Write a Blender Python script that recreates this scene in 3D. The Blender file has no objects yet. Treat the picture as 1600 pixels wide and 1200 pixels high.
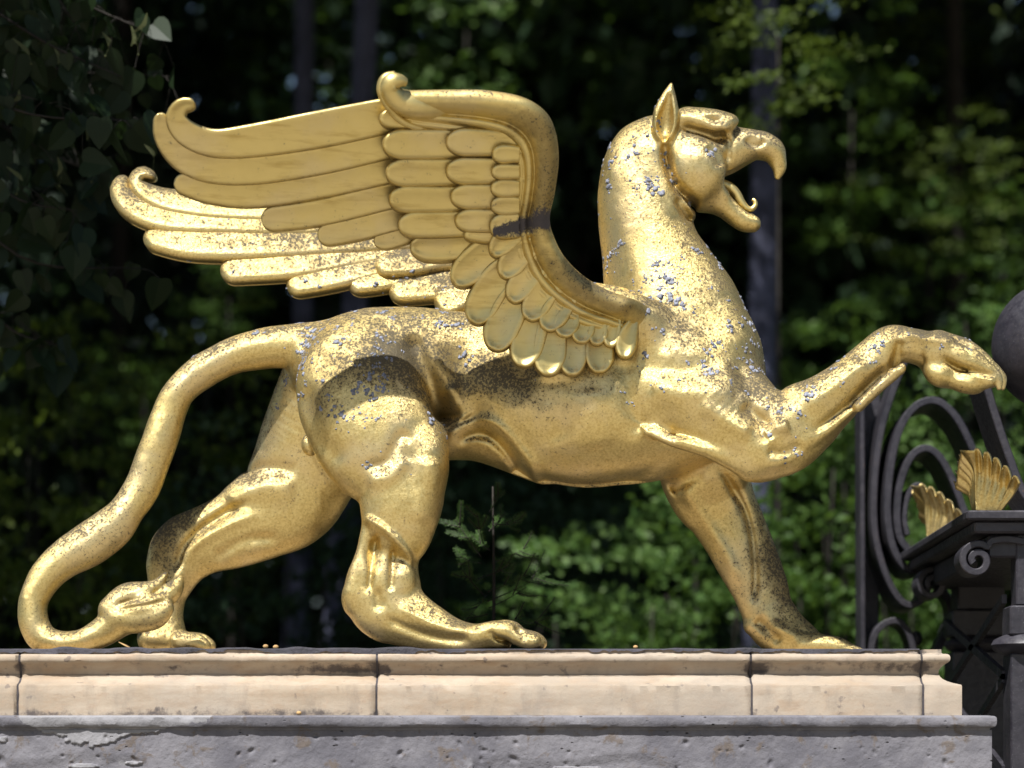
import bpy, math, random
import numpy as np
from mathutils import Vector
R = math.radians
rng = np.random.default_rng(7)
random.seed(7)
sc = bpy.context.scene
COL = sc.collection

# ------------------------------------------------------------------ camera, sky, sun, exposure
U = 0.002            # one working unit in metres
DC = 4500.0          # camera distance from the statue's mid plane (units)
PLZ = 2.0            # height of the plinth top (m)
cam = bpy.data.cameras.new('camera'); camo = bpy.data.objects.new('camera', cam); COL.objects.link(camo)
camo.location = (0, -DC*U, PLZ - 237*U); camo.rotation_euler = (R(90), 0, 0)
cam.sensor_width = 36; cam.lens = 36*DC*U/3.2; cam.shift_y = 650/1600
cam.clip_end = 500; cam.clip_start = 0.1
cam.dof.use_dof = True; cam.dof.focus_distance = 8.85; cam.dof.aperture_fstop = 1.7
sc.camera = camo

SUN = Vector((-0.23, -0.51, 0.83)).normalized()
world = bpy.data.worlds.new('World'); sc.world = world; world.use_nodes = True
wn = world.node_tree.nodes; wl = world.node_tree.links
sky = wn.new('ShaderNodeTexSky'); sky.sky_type = 'NISHITA'; sky.sun_disc = False
sky.sun_elevation = math.asin(SUN.z); sky.sun_rotation = math.atan2(SUN.x, SUN.y)
wl.new(sky.outputs[0], wn['Background'].inputs[0]); wn['Background'].inputs[1].default_value = 0.05
sl = bpy.data.lights.new('sun', 'SUN'); sl.energy = 5.0; sl.angle = R(0.5); sl.color = (1.0, 0.975, 0.94)
so = bpy.data.objects.new('sun', sl); COL.objects.link(so)
so.rotation_euler = SUN.to_track_quat('Z', 'Y').to_euler(); so.location = (-3, -10, 18)
sc.view_settings.view_transform = 'Standard'; sc.view_settings.look = 'None'
sc.view_settings.exposure = 0.86; sc.view_settings.gamma = 1.0

# ------------------------------------------------------------------ helpers
def pt(px, py, y):
    """point at depth y (units, away from the camera) seen at photo position px, py -> units"""
    s = 1 + y/DC
    return ((px-800)*s, y, -237 + (1250-py)*s)

def W(p):
    p = np.asarray(p, float)
    q = p*U; q[..., 2] += PLZ
    return q

def add_mesh(name, verts, faces, mat, parent=None, smooth=True, attrs=None, mats=None, fmat=None):
    """verts in world metres; faces: list or (n,3)/(n,4) int array"""
    me = bpy.data.meshes.new(name)
    verts = np.asarray(verts, np.float32)
    if parent is not None:
        verts = verts - np.asarray(world_loc(parent), np.float32)
    if isinstance(faces, np.ndarray):
        n, k = faces.shape
        me.vertices.add(len(verts)); me.vertices.foreach_set('co', verts.ravel())
        me.loops.add(n*k); me.loops.foreach_set('vertex_index', faces.astype(np.int32).ravel())
        me.polygons.add(n)
        me.polygons.foreach_set('loop_start', np.arange(0, n*k, k, dtype=np.int32))
        me.polygons.foreach_set('loop_total', np.full(n, k, np.int32))
        me.update(calc_edges=True)
    else:
        me.from_pydata(verts.tolist(), [], faces); me.update()
    me.polygons.foreach_set('use_smooth', np.full(len(me.polygons), smooth))
    if attrs:
        for an, av in attrs.items():
            a = me.attributes.new(an, 'FLOAT', 'POINT'); a.data.foreach_set('value', np.asarray(av, np.float32))
    if mats:
        for m_ in mats: me.materials.append(m_)
        me.polygons.foreach_set('material_index', np.asarray(fmat, np.int32))
    else:
        me.materials.append(mat)
    me.validate(clean_customdata=False)
    o = bpy.data.objects.new(name, me); COL.objects.link(o)
    if parent is not None: o.parent = parent
    return o

_wl = {}
def world_loc(o):
    l = np.array(o.location, float)
    if o.parent is not None: l = l + world_loc(o.parent)
    return l

def tag(o, label=None, cat=None, group=None, kind=None):
    if label: o['label'] = label
    if cat: o['category'] = cat
    if group: o['group'] = group
    if kind: o['kind'] = kind
    return o

def empty(name, loc, label, cat, group=None):
    o = bpy.data.objects.new(name, None); COL.objects.link(o); o.location = loc; o.empty_display_size = .2
    return tag(o, label, cat, group)

def catmull(P, n):
    P = np.asarray(P, float)
    if len(P) < 2: return P
    Q = np.vstack([2*P[0]-P[1], P, 2*P[-1]-P[-2]])
    out = []
    for i in range(1, len(Q)-2):
        t = np.linspace(0, 1, n, endpoint=False)[:, None]
        a, b, c, d = Q[i-1], Q[i], Q[i+1], Q[i+2]
        out.append(.5*((2*b) + (c-a)*t + (2*a-5*b+4*c-d)*t**2 + (3*b-a-3*c+d)*t**3))
    out.append(P[-1:])
    return np.vstack(out)

def sstep(a, b, x):
    t = np.clip((x-a)/(b-a), 0, 1); return t*t*(3-2*t)

def vnoise(p, seed=0):
    """value noise, two octaves, about -1..1 (p in radians-like units, one feature every ~3)"""
    p = np.asarray(p, float)/2.6; out = 0
    for o, amp in ((1.0, .75), (2.07, .45)):
        q = p*o + seed*17.31; i = np.floor(q).astype(np.int64); f = q-i; f = f*f*(3-2*f)
        v = 0
        for a in (0, 1):
            for b in (0, 1):
                for c in (0, 1):
                    h = (i[..., 0]+a)*73856093 ^ (i[..., 1]+b)*19349663 ^ (i[..., 2]+c)*83492791 ^ (seed*2654435 + 12345)
                    h = (h ^ (h >> 13))*1274126177 & 0x7fffffff; h = (h ^ (h >> 15)) & 0xffff
                    w = (f[..., 0] if a else 1-f[..., 0])*(f[..., 1] if b else 1-f[..., 1])*(f[..., 2] if c else 1-f[..., 2])
                    v = v + w*h
        out = out + amp*(v/32767.5-1)
    return out*1.25

# ------------------------------------------------------------------ materials
class NT:
    def __init__(s, name):
        s.m = bpy.data.materials.new(name); s.m.use_nodes = True
        s.n = s.m.node_tree.nodes; s.l = s.m.node_tree.links
        s.b = s.n['Principled BSDF']; s.tc = s.n.new('ShaderNodeTexCoord')
    def set(s, **k):
        for a, v in k.items():
            i = s.b.inputs[a.replace('_', ' ')]
            if hasattr(v, 'is_linked') or hasattr(v, 'links'): s.l.new(v, i)
            else: i.default_value = v
        return s
    def noise(s, scale, detail=4, rough=.55, vec=None, dist=0.0):
        t = s.n.new('ShaderNodeTexNoise'); t.inputs['Scale'].default_value = scale
        t.inputs['Detail'].default_value = detail; t.inputs['Roughness'].default_value = rough
        t.inputs['Distortion'].default_value = dist
        s.l.new(vec or s.tc.outputs['Object'], t.inputs['Vector']); return t.outputs['Fac']
    def voro(s, scale, vec=None, feature='F1'):
        t = s.n.new('ShaderNodeTexVoronoi'); t.inputs['Scale'].default_value = scale; t.feature = feature
        s.l.new(vec or s.tc.outputs['Object'], t.inputs['Vector']); return t.outputs['Distance']
    def ramp(s, fac, a, b, ca=0.0, cb=1.0):
        t = s.n.new('ShaderNodeMapRange'); t.inputs['From Min'].default_value = a; t.inputs['From Max'].default_value = b
        t.inputs['To Min'].default_value = ca; t.inputs['To Max'].default_value = cb; t.interpolation_type = 'SMOOTHSTEP'
        s.l.new(fac, t.inputs['Value']); return t.outputs['Result']
    def math(s, op, a, b=None, clamp=False):
        t = s.n.new('ShaderNodeMath'); t.operation = op; t.use_clamp = clamp
        for i, v in enumerate((a, b)):
            if v is None: continue
            if isinstance(v, (int, float)): t.inputs[i].default_value = v
            else: s.l.new(v, t.inputs[i])
        return t.outputs[0]
    def mix(s, fac, a, b):
        t = s.n.new('ShaderNodeMix'); t.data_type = 'RGBA'
        if isinstance(fac, (int, float)): t.inputs[0].default_value = fac
        else: s.l.new(fac, t.inputs[0])
        for i, v in ((6, a), (7, b)):
            if isinstance(v, tuple): t.inputs[i].default_value = (*v, 1) if len(v) == 3 else v
            else: s.l.new(v, t.inputs[i])
        return t.outputs[2]
    def attr(s, name):
        t = s.n.new('ShaderNodeAttribute'); t.attribute_name = name; return t.outputs['Fac']
    def sep(s, vec):
        t = s.n.new('ShaderNodeSeparateXYZ'); s.l.new(vec, t.inputs[0]); return t.outputs
    def bump(s, h, strength=.3, dist=.004, prev=None):
        t = s.n.new('ShaderNodeBump'); t.inputs['Strength'].default_value = strength; t.inputs['Distance'].default_value = dist
        s.l.new(h, t.inputs['Height'])
        if prev is not None: s.l.new(prev, t.inputs['Normal'])
        return t.outputs['Normal']
    def mapping(s, scale, vec=None):
        t = s.n.new('ShaderNodeMapping'); t.inputs['Scale'].default_value = scale
        s.l.new(vec or s.tc.outputs['Object'], t.inputs['Vector']); return t.outputs[0]

def gold_material(name, wear=1.0, base=(0.74, 0.585, 0.25)):
    g = NT(name)
    geo = g.n.new('ShaderNodeNewGeometry')
    nz = g.sep(geo.outputs['Normal'])[2]
    up = g.ramp(nz, -.3, .8, 0.0, 1.0)
    big = g.noise(4.5, 5, .6)
    mid = g.noise(30, 6, .7)
    fine = g.noise(130, 5, .72)
    grain = g.noise(420, 2, .6)
    grime_shade = g.attr('grime_shade')  # dirt, plus wing shadow painted on the body's flank and rump
    streak = g.noise(24, 5, .6, g.mapping((.22, .22, 1.6)))
    tone = g.mix(g.ramp(fine if wear > .6 else streak, .35 if wear > .6 else .5, .7, 0, 1.0 if wear > .6 else .75), base, (base[0]*.72, base[1]*.66, base[2]*.54))
    tone = g.mix(g.ramp(big, .42, .68, 0, .6), tone, (base[0]*.95, base[1]*.97, base[2]*1.30))
    # thin brown patina: a soft veil, stronger where rain lies
    pv = g.math('ADD', g.math('MULTIPLY', up, .30*wear), g.math('MULTIPLY', grime_shade, .55))
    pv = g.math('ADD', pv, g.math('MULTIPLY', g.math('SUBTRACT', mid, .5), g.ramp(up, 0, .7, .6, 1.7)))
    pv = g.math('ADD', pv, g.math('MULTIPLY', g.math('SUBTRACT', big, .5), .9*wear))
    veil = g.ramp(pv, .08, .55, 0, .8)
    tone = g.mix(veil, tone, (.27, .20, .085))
    # dark specks where the leaf is lost
    v = g.math('ADD', g.math('ADD', g.math('MULTIPLY', mid, .20), g.math('MULTIPLY', fine, .80)),
               g.math('ADD', g.math('MULTIPLY', up, .13*wear), g.math('MULTIPLY', grime_shade, .09)))
    v = g.math('ADD', v, g.math('MULTIPLY', g.math('SUBTRACT', big, .5), .22*wear))
    speck = g.ramp(v, .588 if wear > .6 else .63, .67 if wear > .6 else .70, 0, .88)
    col = g.mix(speck, tone, g.mix(grain, (.022, .020, .014), (.085, .068, .038)))
    bare = g.attr('bare')
    bmask = g.ramp(g.math('ADD', bare, g.math('MULTIPLY', g.math('SUBTRACT', g.math('ADD', g.math('MULTIPLY', mid, .5), g.math('MULTIPLY', fine, .5)), .5), 3.4)), .28, .72)
    col = g.mix(bmask, col, g.mix(mid, (.022, .019, .024), (.085, .072, .075)))
    nonmetal = g.math('MAXIMUM', g.math('MULTIPLY', speck, .8), bmask)
    g.set(Base_Color=col, Metallic=g.math('MULTIPLY', g.math('SUBTRACT', 1.0, nonmetal), .95),
          Roughness=g.math('ADD', g.math('ADD', g.ramp(mid, .3, .7, .32 if wear > .6 else .42, .45 if wear > .6 else .52), g.math('MULTIPLY', veil, .12)), g.math('MULTIPLY', nonmetal, .2)))
    h = g.math('ADD', g.math('MULTIPLY', mid, .45), g.math('MULTIPLY', fine, .95))
    h = g.math('ADD', h, g.math('MULTIPLY', grain, .22))
    h = g.math('SUBTRACT', h, g.math('MULTIPLY', speck, .2))
    h = g.math('MULTIPLY', h, g.math('ADD', g.ramp(up, .15, .7, .22, 1.0), g.math('MULTIPLY', grime_shade, .3), True))
    g.set(Normal=g.bump(h, .75 if wear > .6 else .06, .006))
    return g.m

GOLD = gold_material('gilded_bronze_weathered', 1.0)
GOLDW = gold_material('gilded_bronze_clean', .3, (0.715, 0.575, 0.235))

def stone_cream():
    g = NT('cream_sandstone')
    st = g.noise(3, 6, .6, g.mapping((1, 1, 6)))
    fine = g.noise(60, 5, .7); spots = g.noise(26, 3, .5)
    c = g.mix(g.ramp(st, .3, .7), (.385, .322, .25), (.30, .24, .175))
    c = g.mix(g.ramp(g.noise(9, 6, .65, g.mapping((1, 1, 3))), .45, .7, 0, .6), c, (.28, .195, .125))
    c = g.mix(g.ramp(fine, .45, .75, 0, .5), c, (.34, .25, .18))
    c = g.mix(g.ramp(g.noise(45, 6, .75, g.mapping((.35, 1, 2.5))), .6, .72, 0, .55), c, (.22, .17, .13))
    c = g.mix(g.ramp(spots, .66, .72, 0, .8), c, (.16, .13, .11))
    c = g.mix(g.ramp(g.noise(16, 5, .65, g.mapping((1.3, 1, .45))), .5, .74, 0, .45), c, (.19, .16, .13))
    c = g.mix(g.ramp(g.noise(2.2, 5, .6), .45, .7, 0, .5), c, (.28, .25, .215))
    dirt = g.attr('grime_shade')
    dm = g.ramp(g.math('ADD', dirt, g.math('MULTIPLY', g.math('SUBTRACT', g.noise(26, 7, .75), .5), 2.0)), .30, .85, 0, .92)
    c = g.mix(dm, c, g.mix(fine, (.035, .03, .034), (.12, .10, .09)))
    g.set(Base_Color=c, Roughness=.85)
    g.b.inputs['Specular IOR Level'].default_value = .25
    g.set(Normal=g.bump(g.math('ADD', fine, g.math('MULTIPLY', spots, .5)), .35, .004))
    return g.m
CREAM = stone_cream()

def stone_grey():
    g = NT('grey_travertine')
    big = g.noise(4, 6, .65); mid = g.noise(17, 6, .65, None, .4); fine = g.noise(90, 5, .7)
    c = g.mix(g.ramp(big, .38, .62), (.105, .102, .117), (.165, .16, .175))
    c = g.mix(g.ramp(mid, .56, .66, 0, .8), c, (.115, .092, .075))
    c = g.mix(g.ramp(g.noise(11, 5, .7), .60, .66, 0, .6), c, (.20, .197, .21))
    pit = g.ramp(g.voro(26, g.mapping((1, 1, 1.8))), .05, .15)
    pm = g.ramp(g.noise(7, 3, .5), .5, .6)
    pits = g.math('MULTIPLY', g.math('SUBTRACT', 1.0, pit), pm)
    c = g.mix(pits, c, (.025, .023, .026))
    c = g.mix(g.ramp(fine, .58, .72, 0, .55), c, (.06, .056, .06))
    pale = g.attr('pale')
    pmk = g.ramp(g.math('ADD', pale, g.math('MULTIPLY', g.math('SUBTRACT', g.noise(20, 7, .75), .5), 1.5)), .44, .60)
    c = g.mix(pmk, c, g.mix(mid, (.15, .147, .158), (.30, .295, .305)))
    g.set(Base_Color=c, Roughness=.9)
    g.b.inputs['Specular IOR Level'].default_value = .25
    h = g.math('SUBTRACT', g.math('ADD', g.math('MULTIPLY', mid, .8), g.math('MULTIPLY', fine, .4)), g.math('MULTIPLY', pits, 1.2))
    g.set(Normal=g.bump(h, .7, .008))
    return g.m
GREY = stone_grey()

def simple(name, col, rough=.6, spec=.5, metal=0.0, nscale=40, var=.35, bump=.2, bdist=.002):
    g = NT(name)
    n = g.noise(nscale, 5, .65); n2 = g.noise(nscale*.15, 4, .6)
    dark = tuple(c*(1-var) for c in col); lite = tuple(min(1, c*(1+var)) for c in col)
    g.set(Base_Color=g.mix(g.ramp(g.math('ADD', g.math('MULTIPLY', n, .5), g.math('MULTIPLY', n2, .5)), .35, .65), dark, lite), Metallic=metal,
          Roughness=g.ramp(n, .3, .7, max(.05, rough-.1), min(1, rough+.1)))
    g.b.inputs['Specular IOR Level'].default_value = spec
    g.set(Normal=g.bump(n, bump, bdist))
    return g.m
def iron_paint():
    g = NT('black_painted_iron')
    n = g.noise(55, 6, .7); n2 = g.noise(7, 5, .65)
    geo = g.n.new('ShaderNodeNewGeometry'); up = g.ramp(g.sep(geo.outputs['Normal'])[2], .1, .9)
    c = g.mix(g.ramp(n2, .35, .7), (.013, .012, .017), (.030, .027, .034))
    c = g.mix(g.math('MULTIPLY', up, g.ramp(n, .35, .65, .2, .8)), c, (.045, .043, .052))          # dust lying on top
    c = g.mix(g.ramp(g.math('ADD', g.math('MULTIPLY', n, .6), g.math('MULTIPLY', n2, .4)), .60, .68, 0, .8), c, (.085, .045, .022))   # rust
    c = g.mix(g.ramp(g.noise(260, 2, .5), .70, .76, 0, .7), c, (.22, .22, .24))
    g.set(Base_Color=c, Roughness=g.ramp(n, .3, .7, .35, .6))
    g.set(Normal=g.bump(g.math('ADD', n, g.math('MULTIPLY', n2, .5)), .45, .003))
    return g.m
IRON = iron_paint()
FELT = simple('black_roofing_felt', (.035, .033, .042), .75, .4, 0, 60, .5, .8, .006)
MORTAR = simple('dark_joint', (.05, .045, .048), .9, .2, 0, 50, .4, .5)
LICHEN = simple('pale_lichen', (.20, .21, .25), .95, .1, 0, 120, .45, .6)
BARK = simple('grey_bark', (.06, .064, .10), .9, .2, 0, 9, .4, .8, .03)
BARKD = simple('dark_bark', (.026, .023, .02), .9, .2, 0, 9, .4, .8, .03)
GRAVEL = simple('pale_gravel', (.285, .25, .195), .95, .2, 0, 25, .2, .5, .01)
SOIL = simple('forest_soil', (.05, .045, .03), .95, .2, 0, 12, .4, .6, .03)
LITTER = simple('dry_bits', (.34, .22, .10), .8, .2, 0, 60, .3, .2)

def leaf_mat(name, c1, c2, gloss=.5, trans=.35):
    g = NT(name)
    oi = g.n.new('ShaderNodeObjectInfo'); geo = g.n.new('ShaderNodeNewGeometry')
    n = g.noise(1.3, 3, .5)
    f = g.math('ADD', g.math('MULTIPLY', geo.outputs['Random Per Island'], .6), g.math('MULTIPLY', n, .5), True)
    c = g.mix(f, c1, c2)
    g.set(Base_Color=c, Roughness=gloss); g.b.inputs['Specular IOR Level'].default_value = .22
    tr = g.n.new('ShaderNodeBsdfTranslucent'); g.l.new(g.mix(.5, c, (c2[0]*1.6, c2[1]*1.7, c2[2]*.8)), tr.inputs['Color'])
    mx = g.n.new('ShaderNodeMixShader'); mx.inputs[0].default_value = trans
    g.l.new(g.b.outputs[0], mx.inputs[1]); g.l.new(tr.outputs[0], mx.inputs[2])
    g.l.new(mx.outputs[0], g.n['Material Output'].inputs['Surface'])
    return g.m
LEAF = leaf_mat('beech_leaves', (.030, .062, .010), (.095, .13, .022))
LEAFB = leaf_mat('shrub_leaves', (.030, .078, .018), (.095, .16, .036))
DEEP = leaf_mat('deep_shade_leaves', (.008, .018, .011), (.020, .036, .020), .6, .15)  # shade of the deep wood put into the leaf colour
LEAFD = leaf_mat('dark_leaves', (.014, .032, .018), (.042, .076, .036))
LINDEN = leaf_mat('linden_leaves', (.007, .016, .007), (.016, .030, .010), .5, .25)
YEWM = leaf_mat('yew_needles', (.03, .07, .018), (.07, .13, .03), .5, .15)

# ------------------------------------------------------------------ ground (never seen directly, but the gilding mirrors it)
def sheet(name, x0, x1, y0, y1, z, mat):
    o = add_mesh(name, [(x0, y0, z), (x1, y0, z), (x1, y1, z), (x0, y1, z)], [(0, 1, 2, 3)], mat, smooth=False)
    return tag(o, kind='structure')
sheet('ground', -150, 150, -150, 150, 0.0, SOIL)
sheet('gravel_path', -60, 60, -60, -1.5, 0.004, GRAVEL)


# ================================================================== THE GRIFFIN
statue = empty('griffin_statue', (0, 0, PLZ), 'gilded striding griffin statue with raised wings and open beak on the stone plinth', 'statue')

# ---- a small signed-distance sculpting kit: limbs are swept, blended smoothly, then creased with strokes
H = 1.9
X0, X1, Y0, Y1, Z0, Z1 = -800.0, 790.0, -165.0, 165.0, -14.0, 905.0
NX, NY, NZ = int((X1-X0)/H)+1, int((Y1-Y0)/H)+1, int((Z1-Z0)/H)+1
gx = (X0 + H*np.arange(NX)).astype(np.float32); gy = (Y0 + H*np.arange(NY)).astype(np.float32); gz = (Z0 + H*np.arange(NZ)).astype(np.float32)
FAR = 40.0
F = np.full((NX, NY, NZ), FAR, np.float32)

def box_idx(lo, hi):
    a = [max(0, int((lo[i]-(X0, Y0, Z0)[i])/H)) for i in range(3)]
    b = [min((NX, NY, NZ)[i], int((hi[i]-(X0, Y0, Z0)[i])/H)+2) for i in range(3)]
    return tuple(slice(a[i], max(a[i]+1, b[i])) for i in range(3))

def smin(a, b, k):
    h = np.maximum(k-np.abs(a-b), 0)/k
    return np.minimum(a, b) - h*h*(k*.25)

def sweep_field(C, r, dr):
    """C (n,3) centres in units, r in-plane radius, dr depth half width -> (slices, field)"""
    m = 26
    ry = dr; rm = np.maximum(r, ry)
    lo = C.min(0) - rm.max() - m - 3; hi = C.max(0) + rm.max() + m + 3
    S = box_idx(lo, hi)
    L = np.full((S[0].stop-S[0].start, S[1].stop-S[1].start, S[2].stop-S[2].start), FAR, np.float32)
    for i in range(len(C)-1):
        a, b = C[i], C[i+1]
        rmax = max(rm[i], rm[i+1])
        s = box_idx(np.minimum(a, b)-rmax-m, np.maximum(a, b)+rmax+m)
        l = tuple(slice(s[j].start-S[j].start, s[j].stop-S[j].start) for j in range(3))
        k = .5*(dr[i]/r[i] + dr[i+1]/r[i+1])
        xs = gx[s[0]][:, None, None]-a[0]; ys = (gy[s[1]][None, :, None]-a[1])/k; zs = gz[s[2]][None, None, :]-a[2]
        d = b-a; d = np.array([d[0], d[1]/k, d[2]])
        dd = max(float(d@d), 1e-6)
        t = np.clip((xs*d[0]+ys*d[1]+zs*d[2])/dd, 0, 1)
        q = np.sqrt((xs-t*d[0])**2 + (ys-t*d[1])**2 + (zs-t*d[2])**2) - (r[i]+t*(r[i+1]-r[i]))
        if k < 1: q = q*(.5+.5*k)
        L[l] = np.minimum(L[l], q.astype(np.float32))
    return S, L

def put(S, L, k, op='add'):
    if op == 'add': F[S] = smin(F[S], L, k)
    else: F[S] = -smin(-F[S], L, k)          # carve

def limb(rows, k=16, n=9, op='add'):
    """rows: outline pair (ax, ay, bx, by), depth y, depth half width"""
    C = []; r = []; dr = []
    for ax, ay, bx, by, y, dp in rows:
        A = np.array(pt(ax, ay, y)); B = np.array(pt(bx, by, y))
        C.append((A+B)/2); r.append(np.linalg.norm(A-B)/2); dr.append(dp)
    V = catmull(np.column_stack([np.array(C), r, dr]), n)
    put(*sweep_field(V[:, :3], np.maximum(V[:, 3], 1), np.maximum(V[:, 4], 1)), k, op)

def chain(rows, k=12, n=7, op='add'):
    """rows: px, py, y, r, depth half width"""
    V = catmull(np.array([(*pt(px, py, y), r, d) for px, py, y, r, d in rows]), n)
    put(*sweep_field(V[:, :3], np.maximum(V[:, 3], 1), np.maximum(V[:, 4], 1)), k, op)

def ball(px, py, y, rx, ry, rz, k=16, ang=0.0, op='add'):
    c = pt(px, py, y); rm = max(rx, rz); m = 26
    s = box_idx((c[0]-rm-m, c[1]-ry-m, c[2]-rm-m), (c[0]+rm+m, c[1]+ry+m, c[2]+rm+m))
    xs = gx[s[0]][:, None, None]-c[0]; ys = gy[s[1]][None, :, None]-c[1]; zs = gz[s[2]][None, None, :]-c[2]
    ca, sa = math.cos(ang), math.sin(ang)
    u = xs*ca + zs*sa; v = -xs*sa + zs*ca
    q = np.sqrt((u/rx)**2+(ys/ry)**2+(v/rz)**2)
    d = (q-1)*min(rx, ry, rz)*.5 + (q-1)*.5*q/np.maximum(np.sqrt((u/rx**2)**2+(ys/ry**2)**2+(v/rz**2)**2), 1e-5)
    put(s, np.clip(d, -200, FAR).astype(np.float32), k, op)

def stroke(path, w, amp, y0=-165, y1=5, n=5, taper=True):
    """sculpting stroke drawn along photo positions: amp > 0 sinks the surface, < 0 raises it"""
    P = catmull(np.array(path, float), n)
    ym = -60 if y1 < 20 else (60 if y0 > -20 else 0)
    Q = np.array([pt(a, b, ym) for a, b in P])[:, [0, 2]]
    m = w*2.6
    s = box_idx((Q[:, 0].min()-m, y0, Q[:, 1].min()-m), (Q[:, 0].max()+m, y1, Q[:, 1].max()+m))
    xs = gx[s[0]][:, None]; zs = gz[s[2]][None, :]
    best = np.full((xs.shape[0], zs.shape[1]), 1e9); tt = np.zeros_like(best)
    for i in range(len(Q)-1):
        a, d = Q[i], Q[i+1]-Q[i]
        t = np.clip(((xs-a[0])*d[0]+(zs-a[1])*d[1])/max(d@d, 1e-6), 0, 1)
        e = (xs-a[0]-t*d[0])**2+(zs-a[1]-t*d[1])**2
        better = e < best
        best = np.where(better, e, best); tt = np.where(better, (i+t)/(len(Q)-1), tt)
    g = amp*(1.35 if amp < 9 else 1.15)*np.exp(-best/(w*w))
    if taper: g = g*sstep(0, .18, tt)*sstep(0, .18, 1-tt)
    F[s] += g[:, None, :].astype(np.float32)

# ---- trunk of the body
limb([(505, 520, 505, 625, 0, 60), (560, 486, 575, 655, 0, 88), (640, 481, 650, 668, 0, 90), (725, 489, 735, 668, 0, 80),
      (800, 490, 796, 700, 0, 94), (856, 492, 842, 742, 0, 106), (910, 492, 898, 760, 0, 115), (960, 492, 950, 758, 0, 118), (1010, 490, 1000, 752, 0, 118),
      (1060, 492, 1055, 734, 0, 112), (1088, 500, 1088, 712, 0, 98)], 18)
# belly seen below the flank
limb([(690, 640, 690, 718, 8, 56), (745, 640, 745, 720, 8, 60), (800, 655, 800, 737, 6, 66), (850, 675, 850, 756, 4, 72)], 7)
# neck
chain([(1062, 540, 0, 110, 96), (1056, 500, 0, 106, 90), (1042, 465, 0, 97, 82), (1031, 435, 0, 88, 76), (1020, 402, 0, 79, 70), (1011, 365, 0, 74, 65), (1005, 325, 0, 71, 60), (1000, 285, 0, 64, 56), (1005, 248, 0, 56, 52), (1024, 232, 0, 51, 48)], 12, 9)
# head
ball(1056, 312, 0, 34, 36, 30, 12)
ball(1078, 224, 0, 62, 50, 50, 20)
ball(1088, 258, -34, 46, 30, 54, 9, .12); ball(1088, 258, 34, 46, 30, 54, 9, .12)
for sy in (-1, 1):
    chain([(1066, 188, sy*36, 13, 13), (1092, 196, sy*43, 12, 13), (1118, 203, sy*44, 10, 12), (1136, 196, sy*38, 10, 11), (1147, 190, sy*30, 7, 9)], 4)     # brow
    chain([(1138, 198, sy*36, 9, 8), (1136, 214, sy*34, 7, 7)], 4)
    chain([(1118, 218, sy*36, 9, 7), (1134, 214, sy*33, 7, 6)], 5)                                                             # eye
    chain([(1100, 264, sy*44, 20, 12), (1114, 288, sy*32, 13, 10), (1130, 304, sy*22, 9, 8)], 9)                              # mouth corner
ball(1104, 188, 0, 48, 38, 14, 8)
limb([(1070, 171, 1075, 206, 0, 47), (1105, 177, 1108, 205, 0, 52), (1140, 185, 1138, 204, 0, 40)], 9)
limb([(1120, 200, 1112, 276, 0, 40), (1141, 199, 1130, 275, 0, 37), (1159, 200, 1149, 262, 0, 34), (1178, 203, 1170, 251, 0, 30), (1197, 207, 1188, 250, 0, 26),
      (1214, 218, 1201, 254, 0, 21), (1225, 238, 1203, 259, 0, 15), (1228, 257, 1207, 268, 0, 10), (1221, 275, 1210, 278, 0, 5)], 6)
limb([(1142, 268, 1128, 292, 0, 16), (1166, 256, 1162, 274, 0, 19), (1190, 254, 1188, 272, 0, 13), (1203, 264, 1199, 274, 0, 8)], 5, op='carve')   # hollow under the bill
for sy in (-1, 1):
    ball(1178, 219, sy*31, 7, 6, 9, 4, .5, 'carve')                                                                            # nostril
limb([(1100, 284, 1085, 330, 0, 40), (1122, 288, 1106, 332, 0, 31), (1138, 302, 1122, 338, 0, 25), (1153, 317, 1140, 350, 0, 21),
      (1168, 329, 1156, 361, 0, 18), (1181, 337, 1171, 362, 0, 15)], 7)
limb([(1136, 300, 1142, 310, 0, 12), (1153, 317, 1157, 324, 0, 10), (1168, 330, 1171, 334, 0, 7)], 5, op='carve')
# ears
for sy in (-1, 1):
    limb([(1028, 220, 1046, 222, sy*46, 9), (1019, 197, 1058, 205, sy*49, 15), (1020, 178, 1061, 184, sy*51, 14), (1028, 160, 1058, 166, sy*52, 12),
          (1038, 143, 1054, 147, sy*53, 9), (1047, 130, 1051, 133, sy*54, 5)], 5)
    limb([(1033, 212, 1044, 213, sy*60, 12), (1026, 196, 1051, 202, sy*66, 19), (1027, 180, 1054, 185, sy*67, 18), (1034, 163, 1053, 167, sy*67, 14),
          (1041, 148, 1051, 150, sy*66, 9)], 3, op='carve')
# near hind leg: thigh mass, then the calf standing out from under it, then the thin shank
limb([(490, 578, 634, 575, -46, 52), (462, 622, 664, 604, -64, 58), (485, 676, 690, 668, -76, 58), (514, 708, 698, 700, -80, 52), (540, 722, 697, 722, -78, 40)], 14)
limb([(558, 748, 696, 738, -86, 42), (561, 772, 692, 784, -88, 43), (570, 802, 680, 830, -86, 40), (596, 828, 668, 856, -80, 34)], 5)
ball(664, 724, -96, 32, 34, 52, 16, -.1)
limb([(576, 800, 668, 835, -76, 27), (567, 850, 655, 876, -76, 25), (556, 890, 649, 900, -76, 25), (548, 918, 652, 914, -76, 27)], 4)
chain([(579, 812, -94, 11, 10), (566, 868, -92, 10, 10), (551, 925, -90, 13, 12)], 4)
chain([(606, 840, -96, 10, 9), (602, 892, -98, 10, 9), (600, 930, -96, 14, 10)], 5)
ball(631, 902, -98, 15, 11, 25, 5)
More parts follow.
